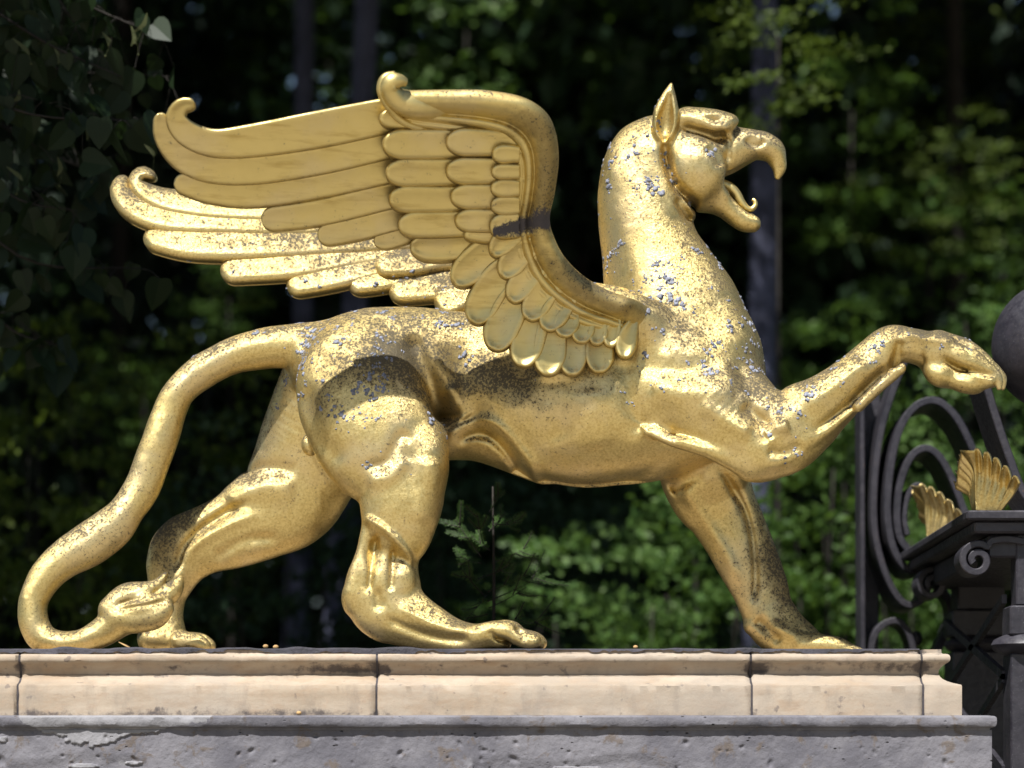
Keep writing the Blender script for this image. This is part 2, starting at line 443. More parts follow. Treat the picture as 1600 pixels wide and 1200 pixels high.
limb([(543, 918, 654, 905, -80, 30), (546, 957, 660, 926, -80, 30), (585, 981, 674, 943, -80, 29), (635, 1001, 702, 962, -80, 29),
      (688, 1016, 735, 979, -80, 31), (745, 1018, 768, 981, -80, 36), (775, 1018, 790, 985, -80, 38)], 10)
ball(549, 938, -80, 14, 17, 20, 8)
ball(792, 985, -112, 15, 12, 14, 4); ball(832, 1002, -110, 14, 13, 12, 3)
for yy, dx, s_ in ((-114, -8, .9), (-92, 4, 1.05), (-66, 6, 1.05), (-46, -6, .95)):
    chain([(752+dx, 992, yy*.92, 17*s_, 13), (788+dx, 985, yy, 16*s_, 13), (808+dx, 994, yy, 13*s_, 12), (828+dx, 1001, yy, 14*s_, 12), (838+dx, 1005, yy, 10*s_, 10)], 5)
# far hind leg
limb([(445, 570, 590, 600, 40, 50), (412, 655, 585, 715, 66, 48), (395, 712, 560, 752, 74, 46), (372, 765, 530, 790, 77, 43),
      (345, 788, 482, 818, 78, 38), (312, 803, 420, 853, 78, 34), (280, 812, 366, 874, 78, 30), (252, 822, 330, 893, 78, 27),
      (239, 850, 311, 908, 78, 24), (234, 890, 300, 921, 78, 22), (233, 925, 290, 938, 78, 21), (233, 962, 286, 965, 78, 23), (234, 988, 290, 990, 78, 27)], 14)
limb([(240, 975, 236, 1022, 78, 27), (270, 984, 268, 1024, 78, 30), (296, 994, 296, 1024, 78, 33)], 8)
for yy, dx in ((46, -4), (66, 4), (88, 4), (108, -4)):
    chain([(285+dx, 1003, yy*.9+6, 16, 12), (308+dx, 1005, yy, 16, 12), (321+dx, 1010, yy, 13, 11)], 5)
# testicles
ball(486, 694, -22, 15, 18, 19, 5); ball(494, 690, 16, 15, 16, 18, 6)
# tail
limb([(545, 500, 540, 590, 0, 46), (498, 503, 492, 580, 0, 40), (450, 507, 452, 575, 0, 34), (400, 515, 408, 577, 0, 31), (347, 533, 362, 587, 0, 28), (300, 560, 330, 604, 0, 27),
      (265, 593, 305, 622, 0, 26), (243, 627, 291, 648, 0, 25), (228, 667, 282, 679, 0, 26), (212, 712, 267, 722, 0, 26), (194, 757, 248, 772, 0, 26),
      (172, 790, 224, 808, -2, 27), (142, 818, 206, 834, -4, 28), (104, 845, 172, 858, -8, 27), (70, 871, 130, 878, -12, 26), (44, 904, 97, 902, -14, 25), (30, 938, 76, 938, -16, 24),
      (29, 972, 76, 968, -18, 24), (46, 1009, 86, 984, -20, 24), (82, 1020, 105, 989, -22, 23), (122, 1020, 128, 984, -24, 23), (155, 1014, 145, 972, -26, 24), (186, 1000, 164, 954, -28, 26), (205, 990, 182, 935, -30, 26)], 10)
ball(224, 948, -42, 44, 22, 22, 9, .3)
chain([(178, 955, -30, 25, 25), (198, 934, -34, 23, 22), (222, 926, -37, 18, 18), (243, 916, -38, 11, 12), (259, 897, -38, 4, 5)], 4)
chain([(190, 960, -28, 22, 22), (232, 944, -30, 21, 21), (262, 929, -30, 18, 18), (276, 915, -29, 12, 13), (282, 903, -28, 5, 7)], 4)
chain([(185, 966, -36, 22, 23), (215, 968, -42, 22, 20), (243, 961, -44, 21, 18), (259, 951, -44, 14, 13)], 4)
# far fore leg
limb([(1020, 700, 1180, 700, 45, 48), (1034, 752, 1172, 738, 68, 44), (1047, 778, 1176, 762, 74, 40), (1067, 800, 1182, 784, 77, 36), (1091, 836, 1196, 815, 78, 33),
      (1116, 878, 1213, 858, 78, 30), (1142, 924, 1227, 898, 78, 29), (1158, 960, 1237, 940, 78, 29), (1170, 985, 1250, 965, 78, 30)], 14)
limb([(1172, 972, 1245, 962, 78, 28), (1188, 996, 1262, 981, 78, 30), (1212, 1022, 1284, 996, 78, 34), (1250, 1024, 1290, 1000, 78, 36)], 8)
ball(1175, 978, 78, 13, 18, 13, 8)
for yy, dx in ((44, -8), (66, 2), (90, 2), (112, -8)):
    chain([(1262+dx, 1006, yy*.9+8, 17, 13), (1302+dx, 1008, yy, 15, 12), (1322+dx, 1014, yy, 12, 10), (1346+dx, 1020, yy, 6, 6)], 5)
# raised near fore leg
chain([(1056, 590, -72, 84, 54), (1100, 630, -84, 70, 48), (1148, 672, -92, 54, 42), (1188, 704, -92, 44, 38)], 9)
chain([(978, 652, -96, 7, 10), (1040, 684, -108, 9, 12), (1110, 706, -111, 11, 12), (1170, 730, -104, 18, 16)], 11)
limb([(1178, 668, 1188, 752, -90, 36), (1214, 622, 1228, 742, -92, 38), (1240, 602, 1262, 716, -92, 36), (1262, 592, 1296, 686, -92, 34), (1296, 573, 1328, 652, -92, 31), (1325, 553, 1356, 620, -92, 29),
      (1350, 530, 1385, 595, -92, 27), (1382, 510, 1404, 570, -92, 28), (1420, 512, 1420, 567, -92, 30), (1458, 520, 1452, 578, -90, 34), (1490, 532, 1480, 598, -90, 37), (1515, 545, 1505, 606, -90, 34)], 12)
for yy, d in ((-124, 0), (-103, 2), (-80, 2), (-60, 0)):
    chain([(1466, 545-2*d, yy*.96, 25, 15), (1502+3*d, 558-2*d, yy, 23, 15), (1531+3*d, 577-d, yy, 19, 13), (1543+3*d, 592, yy, 14, 12)], 4)
    chain([(1547+3*d, 578, yy, 10, 8), (1559+3*d, 591, yy, 8, 6), (1561+3*d, 606, yy, 4, 4)], 3)
ball(1488, 574, -92, 36, 30, 26, 12, -.4)
for yy in (-112, -78):
    ball(1466, 586, yy, 24, 20, 17, 12, -.5); ball(1510, 600, yy, 28, 20, 15, 9, -.25)
chain([(1340, 632, -112, 12, 12), (1370, 605, -118, 11, 10), (1396, 583, -121, 11, 9), (1404, 576, -122, 9, 8)], 4); ball(1408, 576, -122, 8, 8, 10, 2)
chain([(1158, 608, -40, 42, 50), (1188, 646, -76, 44, 40), (1210, 660, -90, 42, 34)], 12)
ball(1108, 652, -92, 50, 20, 32, 10, -.35)
chain([(1222, 664, -112, 27, 15), (1290, 618, -114, 22, 13), (1352, 572, -110, 16, 11)], 9)
chain([(1206, 716, -118, 16, 10), (1262, 684, -116, 14, 10), (1320, 642, -110, 11, 9)], 7)
# chest front and shoulder, wing root
chain([(925, 468, -128, 26, 20), (965, 482, -116, 32, 24), (1000, 505, -98, 40, 28), (1030, 530, -80, 44, 30)], 18)
ball(1120, 560, 0, 70, 92, 80, 24); 

# ---- creases and muscles (near side)
N = dict(y0=-165, y1=0)
stroke([(694, 696), (712, 672), (735, 660), (765, 661), (795, 684), (826, 722), (850, 748)], 9, -5, **N)
stroke([(640, 720), (622, 744), (600, 756), (572, 760)], 11, -5, **N)
stroke([(648, 700), (630, 690), (616, 712), (600, 732), (560, 736)], 8, 5, **N)
stroke([(640, 520), (660, 570), (684, 625), (696, 668)], 15, 13, **N)
stroke([(700, 600), (716, 636), (728, 658)], 14, -7, **N)
stroke([(690, 590), (740, 560), (800, 570), (850, 600)], 40, 10, **N)
stroke([(480, 600), (500, 680), (545, 735)], 16, 5, **N)
stroke([(655, 830), (672, 770), (678, 720)], 16, -5, **N)
stroke([(566, 812), (590, 824), (615, 843), (636, 866), (648, 890)], 6, -6, **N)
stroke([(592, 934), (594, 948)], 9, 7, taper=False, **N)
stroke([(592, 834), (584, 880), (578, 936)], 6, 7, **N)
stroke([(617, 850), (614, 895), (612, 930)], 5, 5, **N)
stroke([(712, 692), (735, 678), (764, 680), (790, 702), (818, 738), (836, 758)], 8, 6, **N)
stroke([(600, 965), (640, 985), (690, 1000), (740, 1004)], 7, 4, **N)
stroke([(620, 950), (680, 978), (740, 992)], 8, -4, **N)
stroke([(806, 982), (814, 994), (820, 1008)], 3.5, 3, **N)
stroke([(764, 988), (775, 1000), (800, 1008)], 4, 3, **N)
stroke([(1004, 672), (1030, 686), (1060, 696)], 6, 3, **N)
stroke([(968, 560), (978, 610), (990, 650), (1010, 684)], 18, 8, **N)
stroke([(990, 575), (1060, 590), (1130, 580)], 20, 5, **N)
stroke([(1010, 610), (1070, 625), (1150, 610)], 26, -7, **N)
stroke([(1085, 640), (1130, 668), (1170, 690)], 12, -5, **N)
stroke([(1150, 640), (1185, 668), (1200, 700)], 12, 7, **N)
stroke([(1228, 612), (1206, 646), (1184, 676)], 10, 4, **N)
stroke([(1186, 690), (1206, 680), (1228, 672)], 12, -8, **N)
stroke([(1190, 712), (1216, 716), (1250, 700)], 8, 5, **N)
stroke([(1255, 690), (1310, 648), (1352, 606), (1384, 578)], 7, 7, **N)
stroke([(1245, 650), (1300, 610), (1350, 570)], 16, -5, **N)
stroke([(1386, 588), (1394, 560), (1400, 540)], 7, 6, **N)
stroke([(1400, 528), (1440, 540), (1480, 548)], 9, -4, **N)
stroke([(1456, 566), (1484, 583), (1512, 591), (1546, 600)], 5, 5, **N)
stroke([(1478, 540), (1496, 548), (1512, 556)], 6, 3, **N)
stroke([(860, 590), (862, 640), (880, 700)], 30, 5, **N); stroke([(920, 610), (925, 660), (935, 710)], 26, -3, **N)
stroke([(830, 725), (870, 752), (960, 748), (1040, 728)], 9, 4, **N)
stroke([(1034, 222), (1040, 262), (1052, 296), (1072, 318), (1094, 328)], 6, 8, y0=-165, y1=165)
stroke([(1052, 320), (1064, 336), (1080, 352)], 6, 4, y0=-165, y1=165)
stroke([(1062, 308), (1076, 330), (1088, 345)], 5, -4, y0=-165, y1=165)
stroke([(1022, 225), (1030, 270), (1042, 310), (1060, 350)], 12, -3, y0=-165, y1=165)
stroke([(1058, 209), (1088, 216), (1118, 223), (1132, 218)], 8, 11, y0=-165, y1=165)
ball(1116, 262, -24, 15, 14, 20, 8); ball(1116, 262, 24, 15, 14, 20, 8)
stroke([(1130, 212), (1137, 235), (1134, 262)], 5, 4, y0=-165, y1=165)
stroke([(1100, 240), (1114, 256), (1122, 274)], 9, 3, y0=-165, y1=165)
stroke([(1160, 222), (1170, 232), (1186, 232), (1194, 222)], 4, 3, y0=-165, y1=165)
# far side
G = dict(y0=0, y1=165)
stroke([(380, 752), (405, 736), (435, 734), (470, 744)], 12, 6, **G)
stroke([(352, 790), (385, 772), (420, 764), (470, 772)], 20, -7, **G)
stroke([(400, 782), (350, 804), (306, 836), (284, 866), (276, 900)], 8, 13, **G)
stroke([(420, 800), (350, 826), (296, 860), (280, 900), (266, 960)], 9, -5, **G)
stroke([(440, 840), (380, 846), (330, 876)], 9, 4, **G)
stroke([(1108, 728), (1140, 760), (1164, 800), (1176, 850), (1180, 910), (1176, 950)], 7, 10, **G)
stroke([(1060, 760), (1090, 800), (1130, 860), (1160, 920)], 10, -5, **G)
stroke([(1045, 770), (1066, 758), (1100, 742)], 10, 6, **G)
stroke([(1180, 965), (1200, 985), (1222, 1004)], 8, 7, **G)
stroke([(1212, 985), (1232, 990)], 12, -7, taper=False, **G)
# tail tuft folds
T = dict(y0=-165, y1=165)
stroke([(186, 950), (210, 943), (236, 938), (258, 922)], 3.5, 2.6, **T)
stroke([(190, 958), (215, 953), (246, 948), (268, 940)], 3.5, 2.6, **T)

def surface_nets(F):
    neg = F < 0
    c = np.zeros((NX-1, NY-1, NZ-1), np.uint8)
    for i in (0, 1):
        for j in (0, 1):
            for k in (0, 1):
                c += neg[i:NX-1+i, j:NY-1+j, k:NZ-1+k]
    act = (c > 0) & (c < 8)
    I, J, K = np.nonzero(act)
    idx = np.full(act.shape, -1, np.int32); idx[I, J, K] = np.arange(len(I))
    pos = np.zeros((len(I), 3)); cnt = np.zeros(len(I))
    off = [(a, b, d) for a in (0, 1) for b in (0, 1) for d in (0, 1)]
    val = {o: F[I+o[0], J+o[1], K+o[2]].astype(np.float64) for o in off}
    for a in off:
        for ax in range(3):
            if a[ax]: continue
            b = list(a); b[ax] = 1; b = tuple(b)
            m = (val[a] < 0) != (val[b] < 0)
            t = np.where(m, val[a]/np.where(m, val[a]-val[b], 1), 0)
            p = np.zeros((len(I), 3)); p += a; p[:, ax] += t
            pos += p*m[:, None]; cnt += m
    pos = pos/cnt[:, None]
    V = np.column_stack([X0+H*(I+pos[:, 0]), Y0+H*(J+pos[:, 1]), Z0+H*(K+pos[:, 2])])
    quads = []
    for ax in range(3):
        sa = [slice(0, n) for n in F.shape]; sb = list(sa)
        sa[ax] = slice(0, F.shape[ax]-1); sb[ax] = slice(1, F.shape[ax])
        A, B = neg[tuple(sa)], neg[tuple(sb)]
        e = np.argwhere(A != B)
        o1, o2 = [(1, 2), (2, 0), (0, 1)][ax]
        ok = (e[:, o1] > 0) & (e[:, o2] > 0) & (e[:, o1] < F.shape[o1]-1) & (e[:, o2] < F.shape[o2]-1)
        e = e[ok]
        flip = A[tuple(e.T)]
        def at(d1, d2):
            q = e.copy(); q[:, o1] -= d1; q[:, o2] -= d2
            return idx[q[:, 0], q[:, 1], q[:, 2]]
        q = np.column_stack([at(1, 1), at(0, 1), at(0, 0), at(1, 0)])
        q[~flip] = q[~flip][:, ::-1]
        quads.append(q)
    return V, np.vstack(quads)

def relax(V, Q, it=2, lam=.5):
    for _ in range(it):
        s = np.zeros_like(V); n = np.zeros(len(V))
        for a in range(4):
            b = (a+1) % 4
            for c in range(3):
                s[:, c] += np.bincount(Q[:, a], V[Q[:, b], c], len(V)) + np.bincount(Q[:, b], V[Q[:, a], c], len(V))
            n += np.bincount(Q[:, a], minlength=len(V)) + np.bincount(Q[:, b], minlength=len(V))
        V = V + lam*(s/np.maximum(n, 1)[:, None]-V)
    return V

def vert_normals(V, Q):
    fn = np.cross(V[Q[:, 2]]-V[Q[:, 0]], V[Q[:, 3]]-V[Q[:, 1]])
    n = np.zeros_like(V)
    for a in range(4):
        for c in range(3): n[:, c] += np.bincount(Q[:, a], fn[:, c], len(V))
    return n/np.maximum(np.linalg.norm(n, axis=1), 1e-9)[:, None]

BV, BQ = surface_nets(F)
BV = relax(BV, BQ, 2, .5)
# gentle hand-made unevenness of the beaten surface
BN = vert_normals(BV, BQ)
BV = BV + BN*(vnoise(BV*.05, 3)*.9 + vnoise(BV*.13, 4)*.35)[:, None]
del F
def px_of(V):
    s = 1+V[:, 1]/DC
    return V[:, 0]/s+800, 1250-(V[:, 2]+237)/s
PX, PY = px_of(BV)
def blob(px, py, cx, cy, rx, ry, a=1.0, ang=0.):
    c, s = math.cos(ang), math.sin(ang)
    u = ((px-cx)*c+(py-cy)*s)/rx; v = (-(px-cx)*s+(py-cy)*c)/ry
    return a*np.exp(-(u*u+v*v))
grime_shade = np.zeros(len(BV))
for b in ((760, 595, 85, 45, 1.25), (640, 550, 55, 34, 1.1), (560, 570, 66, 30, .9, -.45), (500, 630, 26, 46, .7), (1215, 890, 26, 70, .85, -.35), (1205, 990, 25, 20, .5), (258, 850, 24, 60, .9),  # flank and rump blobs paint the wing's cast shadow over real dirt
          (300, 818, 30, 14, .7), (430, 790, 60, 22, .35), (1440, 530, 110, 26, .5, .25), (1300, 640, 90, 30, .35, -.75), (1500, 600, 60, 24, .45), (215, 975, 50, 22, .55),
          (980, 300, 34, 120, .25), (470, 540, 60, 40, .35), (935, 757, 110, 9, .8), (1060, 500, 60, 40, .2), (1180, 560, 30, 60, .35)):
    grime_shade += blob(PX, PY, *b)
grime_shade[(PY < 745) & (BN[:, 2] < -.2)] *= .6
body = add_mesh('body', W(BV), BQ, GOLD, statue, True, {'grime_shade': grime_shade, 'bare': np.zeros(len(BV))})

# tongue
def tube(name, rows, mat, parent, seg=10, n=6, flat=1.0, closed=True, attrs=True):
    V = catmull(np.array([(*pt(a, b, y), r) for a, b, y, r in rows]), n)
    C, r = V[:, :3], V[:, 3]
    T_ = np.gradient(C, axis=0); T_ /= np.linalg.norm(T_, axis=1)[:, None]
    yv = np.array([0, 1.0, 0]); vs = []
    for i in range(len(C)):
        a = np.cross(T_[i], yv); a /= max(np.linalg.norm(a), 1e-6)
        b = np.cross(a, T_[i])
        for k in range(seg):
            th = 2*math.pi*k/seg
            vs.append(C[i] + r[i]*(math.cos(th)*a + flat*math.sin(th)*b))
    fs = []
    for i in range(len(C)-1):
        for k in range(seg):
            fs.append((i*seg+k, i*seg+(k+1) % seg, (i+1)*seg+(k+1) % seg, (i+1)*seg+k))
    fs.append(tuple(range(seg))[::-1]); fs.append(tuple((len(C)-1)*seg+k for k in range(seg)))
    z = np.zeros(len(vs))
    return add_mesh(name, W(np.array(vs)), fs, mat, parent, True, {'grime_shade': z, 'bare': z} if attrs else None)
tube('tongue', [(1126, 288, 0, 9), (1140, 294, 0, 9), (1150, 303, 0, 8), (1157, 315, 0, 7), (1166, 325, 0, 5.5), (1174, 327, 0, 4.5), (1180, 321, 0, 4), (1179, 314, 0, 3.5), (1175, 312, 0, 2.5)], GOLDW, statue, 10, 6, 1.6)

# ---- wings: a fluted arm and overlapping feathers lying on a curved sheet
def near_y(px, py):
    b = np.interp(py, [120, 160, 240, 340, 420, 480, 540, 600], [-330, -314, -268, -206, -164, -144, -137, -134])
    return b + 26*sstep(840, 960, px) + 46*sstep(975, 1045, px) - 62*sstep(720, 330, px)
def far_y(px, py):
    return np.interp(py, [240, 300, 360, 420, 480, 520], [232, 205, 177, 151, 126, 104])

def feather(parent, spine, widths, lift, thick, sheet_y, n=9, tilt=5, ridge=2.2, over=0.0, mat=None, soft=6.0, dark=None, groove=.85):
    """one feather: spine from root to tip in photo positions; rounded tip, raised rim, shallow groove along the shaft"""
    m = len(spine)
    V = catmull(np.column_stack([np.array(spine, float), np.asarray(widths, float)]), n)
    P, w = V[:, :2], V[:, 2]
    seg = np.r_[0, np.cumsum(np.linalg.norm(np.diff(P, axis=0), axis=1))]; Ltot = seg[-1]
    # resample, finer at the tip
    tip = min(w[-1]*(1.15 if m > 3 else 1.4), Ltot*.5)
    sp = np.r_[np.linspace(0, Ltot-tip, max(16, int(Ltot/6)), endpoint=False), Ltot - tip*(1-np.sin(np.linspace(0, math.pi/2, 13)))]
    P = np.column_stack([np.interp(sp, seg, P[:, 0]), np.interp(sp, seg, P[:, 1])]); w = np.interp(sp, seg, w)
    e = np.clip((sp-(Ltot-tip))/tip, 0, 1); w = w*np.maximum((1-e**(2.3 if m > 3 else 2.0))**.5, .06)
    T_ = np.gradient(P, axis=0); T_ /= np.maximum(np.linalg.norm(T_, axis=1), 1e-6)[:, None]
    Nn = np.column_stack([-T_[:, 1], T_[:, 0]])
    S = np.array([-1.0, -.985, -.93, -.82, -.62, -.38, -.15, 0, .15, .38, .62, .82, .93, .985, 1.0])
    ns = len(S); nr = len(sp)
    edge = (1-np.abs(S)**8)
    vs = np.zeros((nr, ns, 3))
    for i in range(nr):
        q = P[i][None, :] + (S*w[i])[:, None]*Nn[i][None, :]
        ed = np.minimum(1, (1-np.abs(S))*w[i]/soft)                       # distance from the rim
        tipd = min(1.0, (Ltot-sp[i])/soft)
        prof = np.sqrt(np.clip(1-(1-ed)**2, 0, 1))*math.sqrt(max(0, 1-(1-tipd)**2))
        rim = np.exp(-(((1-np.abs(S))*w[i]-5)/4)**2) + math.exp(-((Ltot-sp[i]-5)/4)**2)
        dish = ridge*(-.8*np.exp(-(S/.45)**2) + .9*np.minimum(rim, 1))
        hgt = lift + 1.5*tilt*(sp[i]/Ltot) + over*S + thick*prof + dish*prof
        yy = sheet_y(q[:, 0], q[:, 1]) - hgt
        for k in range(ns): vs[i, k] = pt(q[k, 0], q[k, 1], yy[k])
    front = vs.reshape(-1, 3)
    back = vs.copy(); back[:, :, 1] += (thick + 4)
    # the back is a flat copy set a little deeper
    allv = np.vstack([front, back.reshape(-1, 3)])
    f = []; o = nr*ns
    for i in range(nr-1):
        for k in range(ns-1):
            a = i*ns+k
            f.append((a, a+1, a+ns+1, a+ns)); f.append((o+a, o+a+ns, o+a+ns+1, o+a+1))
    rimi = [k for k in range(ns)] + [i*ns+ns-1 for i in range(1, nr)] + [(nr-1)*ns+k for k in range(ns-2, -1, -1)] + [i*ns for i in range(nr-2, 0, -1)]
    for a, b in zip(rimi, rimi[1:]+rimi[:1]): f.append((a, o+a, o+b, b))
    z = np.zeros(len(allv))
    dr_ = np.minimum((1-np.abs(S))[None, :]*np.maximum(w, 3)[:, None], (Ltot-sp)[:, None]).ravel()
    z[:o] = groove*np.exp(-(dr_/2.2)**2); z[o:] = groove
    px_, py_ = px_of(allv)
    return add_mesh('feather', W(allv), f, mat or GOLDW, parent, True, {'grime_shade': z if dark is None else dark(px_, py_), 'bare': seam(px_, py_)*((allv if 'allv' in dir() else vs)[:, 1] < 0)})

def seam(px, py):
    """strip of bare dark metal across the wing joint"""
    line = np.interp(px, [760, 800, 850, 880], [366, 356, 343, 336])
    d = np.abs(py-line)/np.interp(px, [770, 800, 870], [7, 11, 17])
    return np.clip(1.15-.62*d, 0, 1)*((px > 770) & (py < 400) & (py > 300))

NEAR = [ # spine, widths, lift, thick, tilt, ridge
 ([(640, 362), (612, 371), (584, 379)], [15, 15, 14], -4, 7, 3),
 ([(660, 332), (615, 342), (560, 357), (496, 369)], [16, 17, 17, 16], -3, 8, 3),
 ([(660, 296), (605, 307), (500, 332), (408, 344)], [18, 19, 19, 17], -1, 8, 3),
 ([(660, 258), (605, 266), (500, 290), (400, 303), (330, 299), (272, 282)], [20, 20, 18, 19, 17, 14], 1, 8, 3),
 ([(650, 218), (605, 227), (500, 251), (400, 265), (330, 263), (286, 246), (258, 214), (250, 176)], [20, 20, 20, 21, 21, 19, 15, 8], 3, 9, 4),
 ([(660, 172), (605, 181), (500, 202), (400, 219), (335, 224), (292, 208), (275, 184), (285, 165), (305, 163)], [26, 26, 27, 24, 20, 18, 14, 10, 6], 6, 10, 4),
 ([(790, 362), (715, 384), (640, 386)], [12, 21, 20], 4, 9, 6),
 ([(730, 203), (660, 190), (592, 184)], [6, 14, 14], 14, 8, 3),
 ([(810, 344), (715, 350), (621, 351)], [18, 20, 20], 9, 9, 6),
 ([(810, 306), (715, 311), (607, 311)], [19, 20, 21], 10, 9, 6),
 ([(810, 266), (700, 269), (602, 270)], [20, 21, 22], 11, 9, 6),
 ([(810, 222), (700, 225), (597, 225)], [20, 23, 23], 12, 10, 6),
 ([(815, 368), (770, 370), (724, 366)], [9, 10, 8], 17, 7, 5),
 ([(830, 345), (770, 345), (710, 344)], [18, 18, 18], 18, 8, 6),
 ([(830, 307), (770, 307), (703, 307)], [19, 19, 19], 19, 8, 6),
 ([(830, 266), (770, 267), (696, 267)], [20, 20, 21], 20, 9, 6),
 ([(830, 224), (770, 223), (696, 221)], [18, 20, 22], 21, 9, 6),
 ([(812, 352), (795, 353), (764, 354)], [20, 20, 19], 26, 8, 5),
 ([(812, 321), (795, 321), (766, 321)], [14, 15, 14], 27, 7, 5),
 ([(812, 294), (795, 294), (766, 294)], [13, 14, 14], 28, 7, 5),
 ([(812, 268), (795, 268), (767, 268)], [12, 12, 12], 29, 7, 5),
 ([(812, 241), (795, 240), (768, 241)], [13, 14, 15], 30, 8, 5),
 ([(812, 385), (760, 398), (708, 444)], [20, 26, 22], 6, 9, 8),
 ([(822, 400), (775, 440), (738, 506)], [20, 26, 23], 8, 9, 8),
 ([(830, 430), (796, 485), (770, 548)], [20, 27, 24], 9, 9, 8),
 ([(850, 460), (830, 515), (814, 574)], [20, 25, 24], 8, 9, 8),
 ([(866, 480), (860, 530), (856, 588)], [20, 25, 25], 7, 9, 8),
 ([(893, 480), (894, 540), (894, 588)], [18, 22, 22], 5, 9, 7),
 ([(932, 490), (936, 540), (937, 584)], [10, 22, 22], 3, 9, 7),
 ([(826, 352), (792, 374), (768, 400)], [16, 19, 16], 22, 8, 6),
 ([(840, 380), (808, 402), (784, 434)], [16, 21, 19], 22, 8, 6),
 ([(852, 405), (822, 435), (797, 472)], [17, 21, 19], 22, 8, 6),
 ([(870, 430), (846, 463), (823, 500)], [18, 22, 20], 22, 8, 6),
 ([(895, 452), (870, 485), (850, 516)], [18, 22, 20], 22, 8, 6),
 ([(895, 480), (886, 502), (880, 528)], [17, 20, 18], 20, 8, 6),
 ([(916, 486), (911, 510), (908, 538)], [16, 19, 18], 18, 8, 6),
 ([(942, 482), (935, 515), (931, 541)], [6, 16, 14], 17, 8, 6),
 ([(968, 484), (957, 518), (953, 544)], [5, 15, 13], 16, 8, 6),
 ([(998, 486), (981, 524), (975, 561)], [4, 16, 16], 16, 9, 6),
]

def wing_arm(name, parent, stations, sheet_y, lift0, mat, prof=None):
    """fluted leading edge: (outer, inner) pairs; across it a round bolster, then two thin ridges"""
    A = catmull(np.array(stations, float), 8)
    uu = np.linspace(0, 1, 41)
    h = np.where(uu < .60, 34*np.sqrt(np.clip(1-((uu-.31)/.31)**2, 0, 1))*np.where(uu < .31, 1, .62) + np.where(uu < .31, 0, 13)*sstep(0, 1, (uu-.31)/.05), 0)
    r1 = 34*.0
    h = np.zeros_like(uu)
    m = uu < .58
    h[m] = 30*np.clip(1-((uu[m]-.26)/.34)**2, 0, 1)**.6
    h = np.maximum(h, 12*np.clip(1-((uu-.70)/.11)**2, 0, 1)**.5 + 6*(uu > .55)*(uu < .84))
    h = np.maximum(h, 9*np.clip(1-((uu-.89)/.10)**2, 0, 1)**.5 + 2*(uu > .8))
    vs = []
    for i, (ox, oy, ix, iy) in enumerate(A):
        end = min(1, .35+.65*min(i, len(A)-1-i)/10)
        for u, hh in zip(uu, h):
            x, y = ox+(ix-ox)*u, oy+(iy-oy)*u
            vs.append(pt(x, y, float(sheet_y(np.array(x), np.array(y))) - lift0*end - hh*end))
        for u, hh in zip(uu[::-1], h[::-1]):
            x, y = ox+(ix-ox)*u, oy+(iy-oy)*u
            vs.append(pt(x, y, float(sheet_y(np.array(x), np.array(y))) + 6 + .75*min(30, hh)))
    k = 82; f = []
    for i in range(len(A)-1):
        for j in range(k):
            f.append((i*k+j, (i+1)*k+j, (i+1)*k+(j+1) % k, i*k+(j+1) % k))
    f.append(tuple(range(k))); f.append(tuple((len(A)-1)*k+j for j in range(k-1, -1, -1)))
    vs = np.array(vs); px_, py_ = px_of(vs)
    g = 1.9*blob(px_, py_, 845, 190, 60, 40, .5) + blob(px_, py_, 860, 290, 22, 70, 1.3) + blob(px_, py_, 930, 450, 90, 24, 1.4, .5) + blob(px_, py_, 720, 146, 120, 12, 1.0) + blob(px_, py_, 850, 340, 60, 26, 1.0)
    return add_mesh(name, W(vs), f, mat, parent, True, {'grime_shade': g, 'bare': seam(px_, py_)*((allv if 'allv' in dir() else vs)[:, 1] < 0)})

ARM = [(600, 140, 610, 168), (615, 141, 622, 186), (640, 141, 645, 198), (700, 140, 695, 206), (760, 141, 744, 214), (815, 151, 778, 224), (851, 173, 797, 240), (868, 205, 806, 262),
       (873, 250, 807, 292), (867, 300, 804, 322), (859, 342, 800, 352), (868, 376, 803, 388), (886, 406, 816, 430), (916, 434, 842, 466),
       (956, 456, 884, 497), (1004, 474, 932, 516), (1042, 508, 992, 530)]
wing = wing_arm('wing', statue, ARM, near_y, 22, GOLDW)
wing['label'] = 'near wing with smooth shaded gilding and a dark bare strip at its joint'
for a in NEAR:
    tipx, tipy = a[0][-1]
    if len(a[0]) > 3 or tipx < 600 and len(a[0]) == 3 and a[0][0][0] < 665: feather(wing, a[0], np.array(a[1])+2.5, a[2], a[3]*.6, near_y, tilt=a[4], ridge=.8, over=-2.6, soft=3.5, groove=.7)
    elif tipy > 385: feather(wing, a[0], np.array(a[1])*np.array([1, 1.10, 1.12]), a[2], a[3]*1.25, near_y, tilt=a[4]*.6, ridge=3.4, soft=5.5)
    else: feather(wing, a[0], np.array(a[1])+np.array([1, 2, 2.5]), a[2], a[3]*1.1, near_y, tilt=a[4]*1.7, ridge=.9, over=-1.5, soft=7.0)
# scroll at the top end of the arm
def near_tube(name, rows, parent, off, mat, seg=12):
    return tube(name, [(a, b, float(near_y(np.array(a), np.array(b)))-off+d, r) for a, b, r, d in rows], mat, parent, seg, 6)
near_tube('scroll', [(720, 168, 15, 40), (690, 168, 17, 22), (664, 166, 19, 8), (640, 163, 20, 2), (620, 155, 17, 0), (609, 140, 14, -4), (612, 128, 13, -8), (624, 126, 10, -8), (634, 129, 6, -6)], wing, 40, GOLDW)
near_tube('scroll', [(672, 203, 4, 16), (645, 197, 5, 4), (622, 184, 6, 0), (604, 160, 7, 0), (597, 140, 8, 0), (603, 124, 9, 0), (618, 118, 7, 0)], wing, 34, GOLDW)

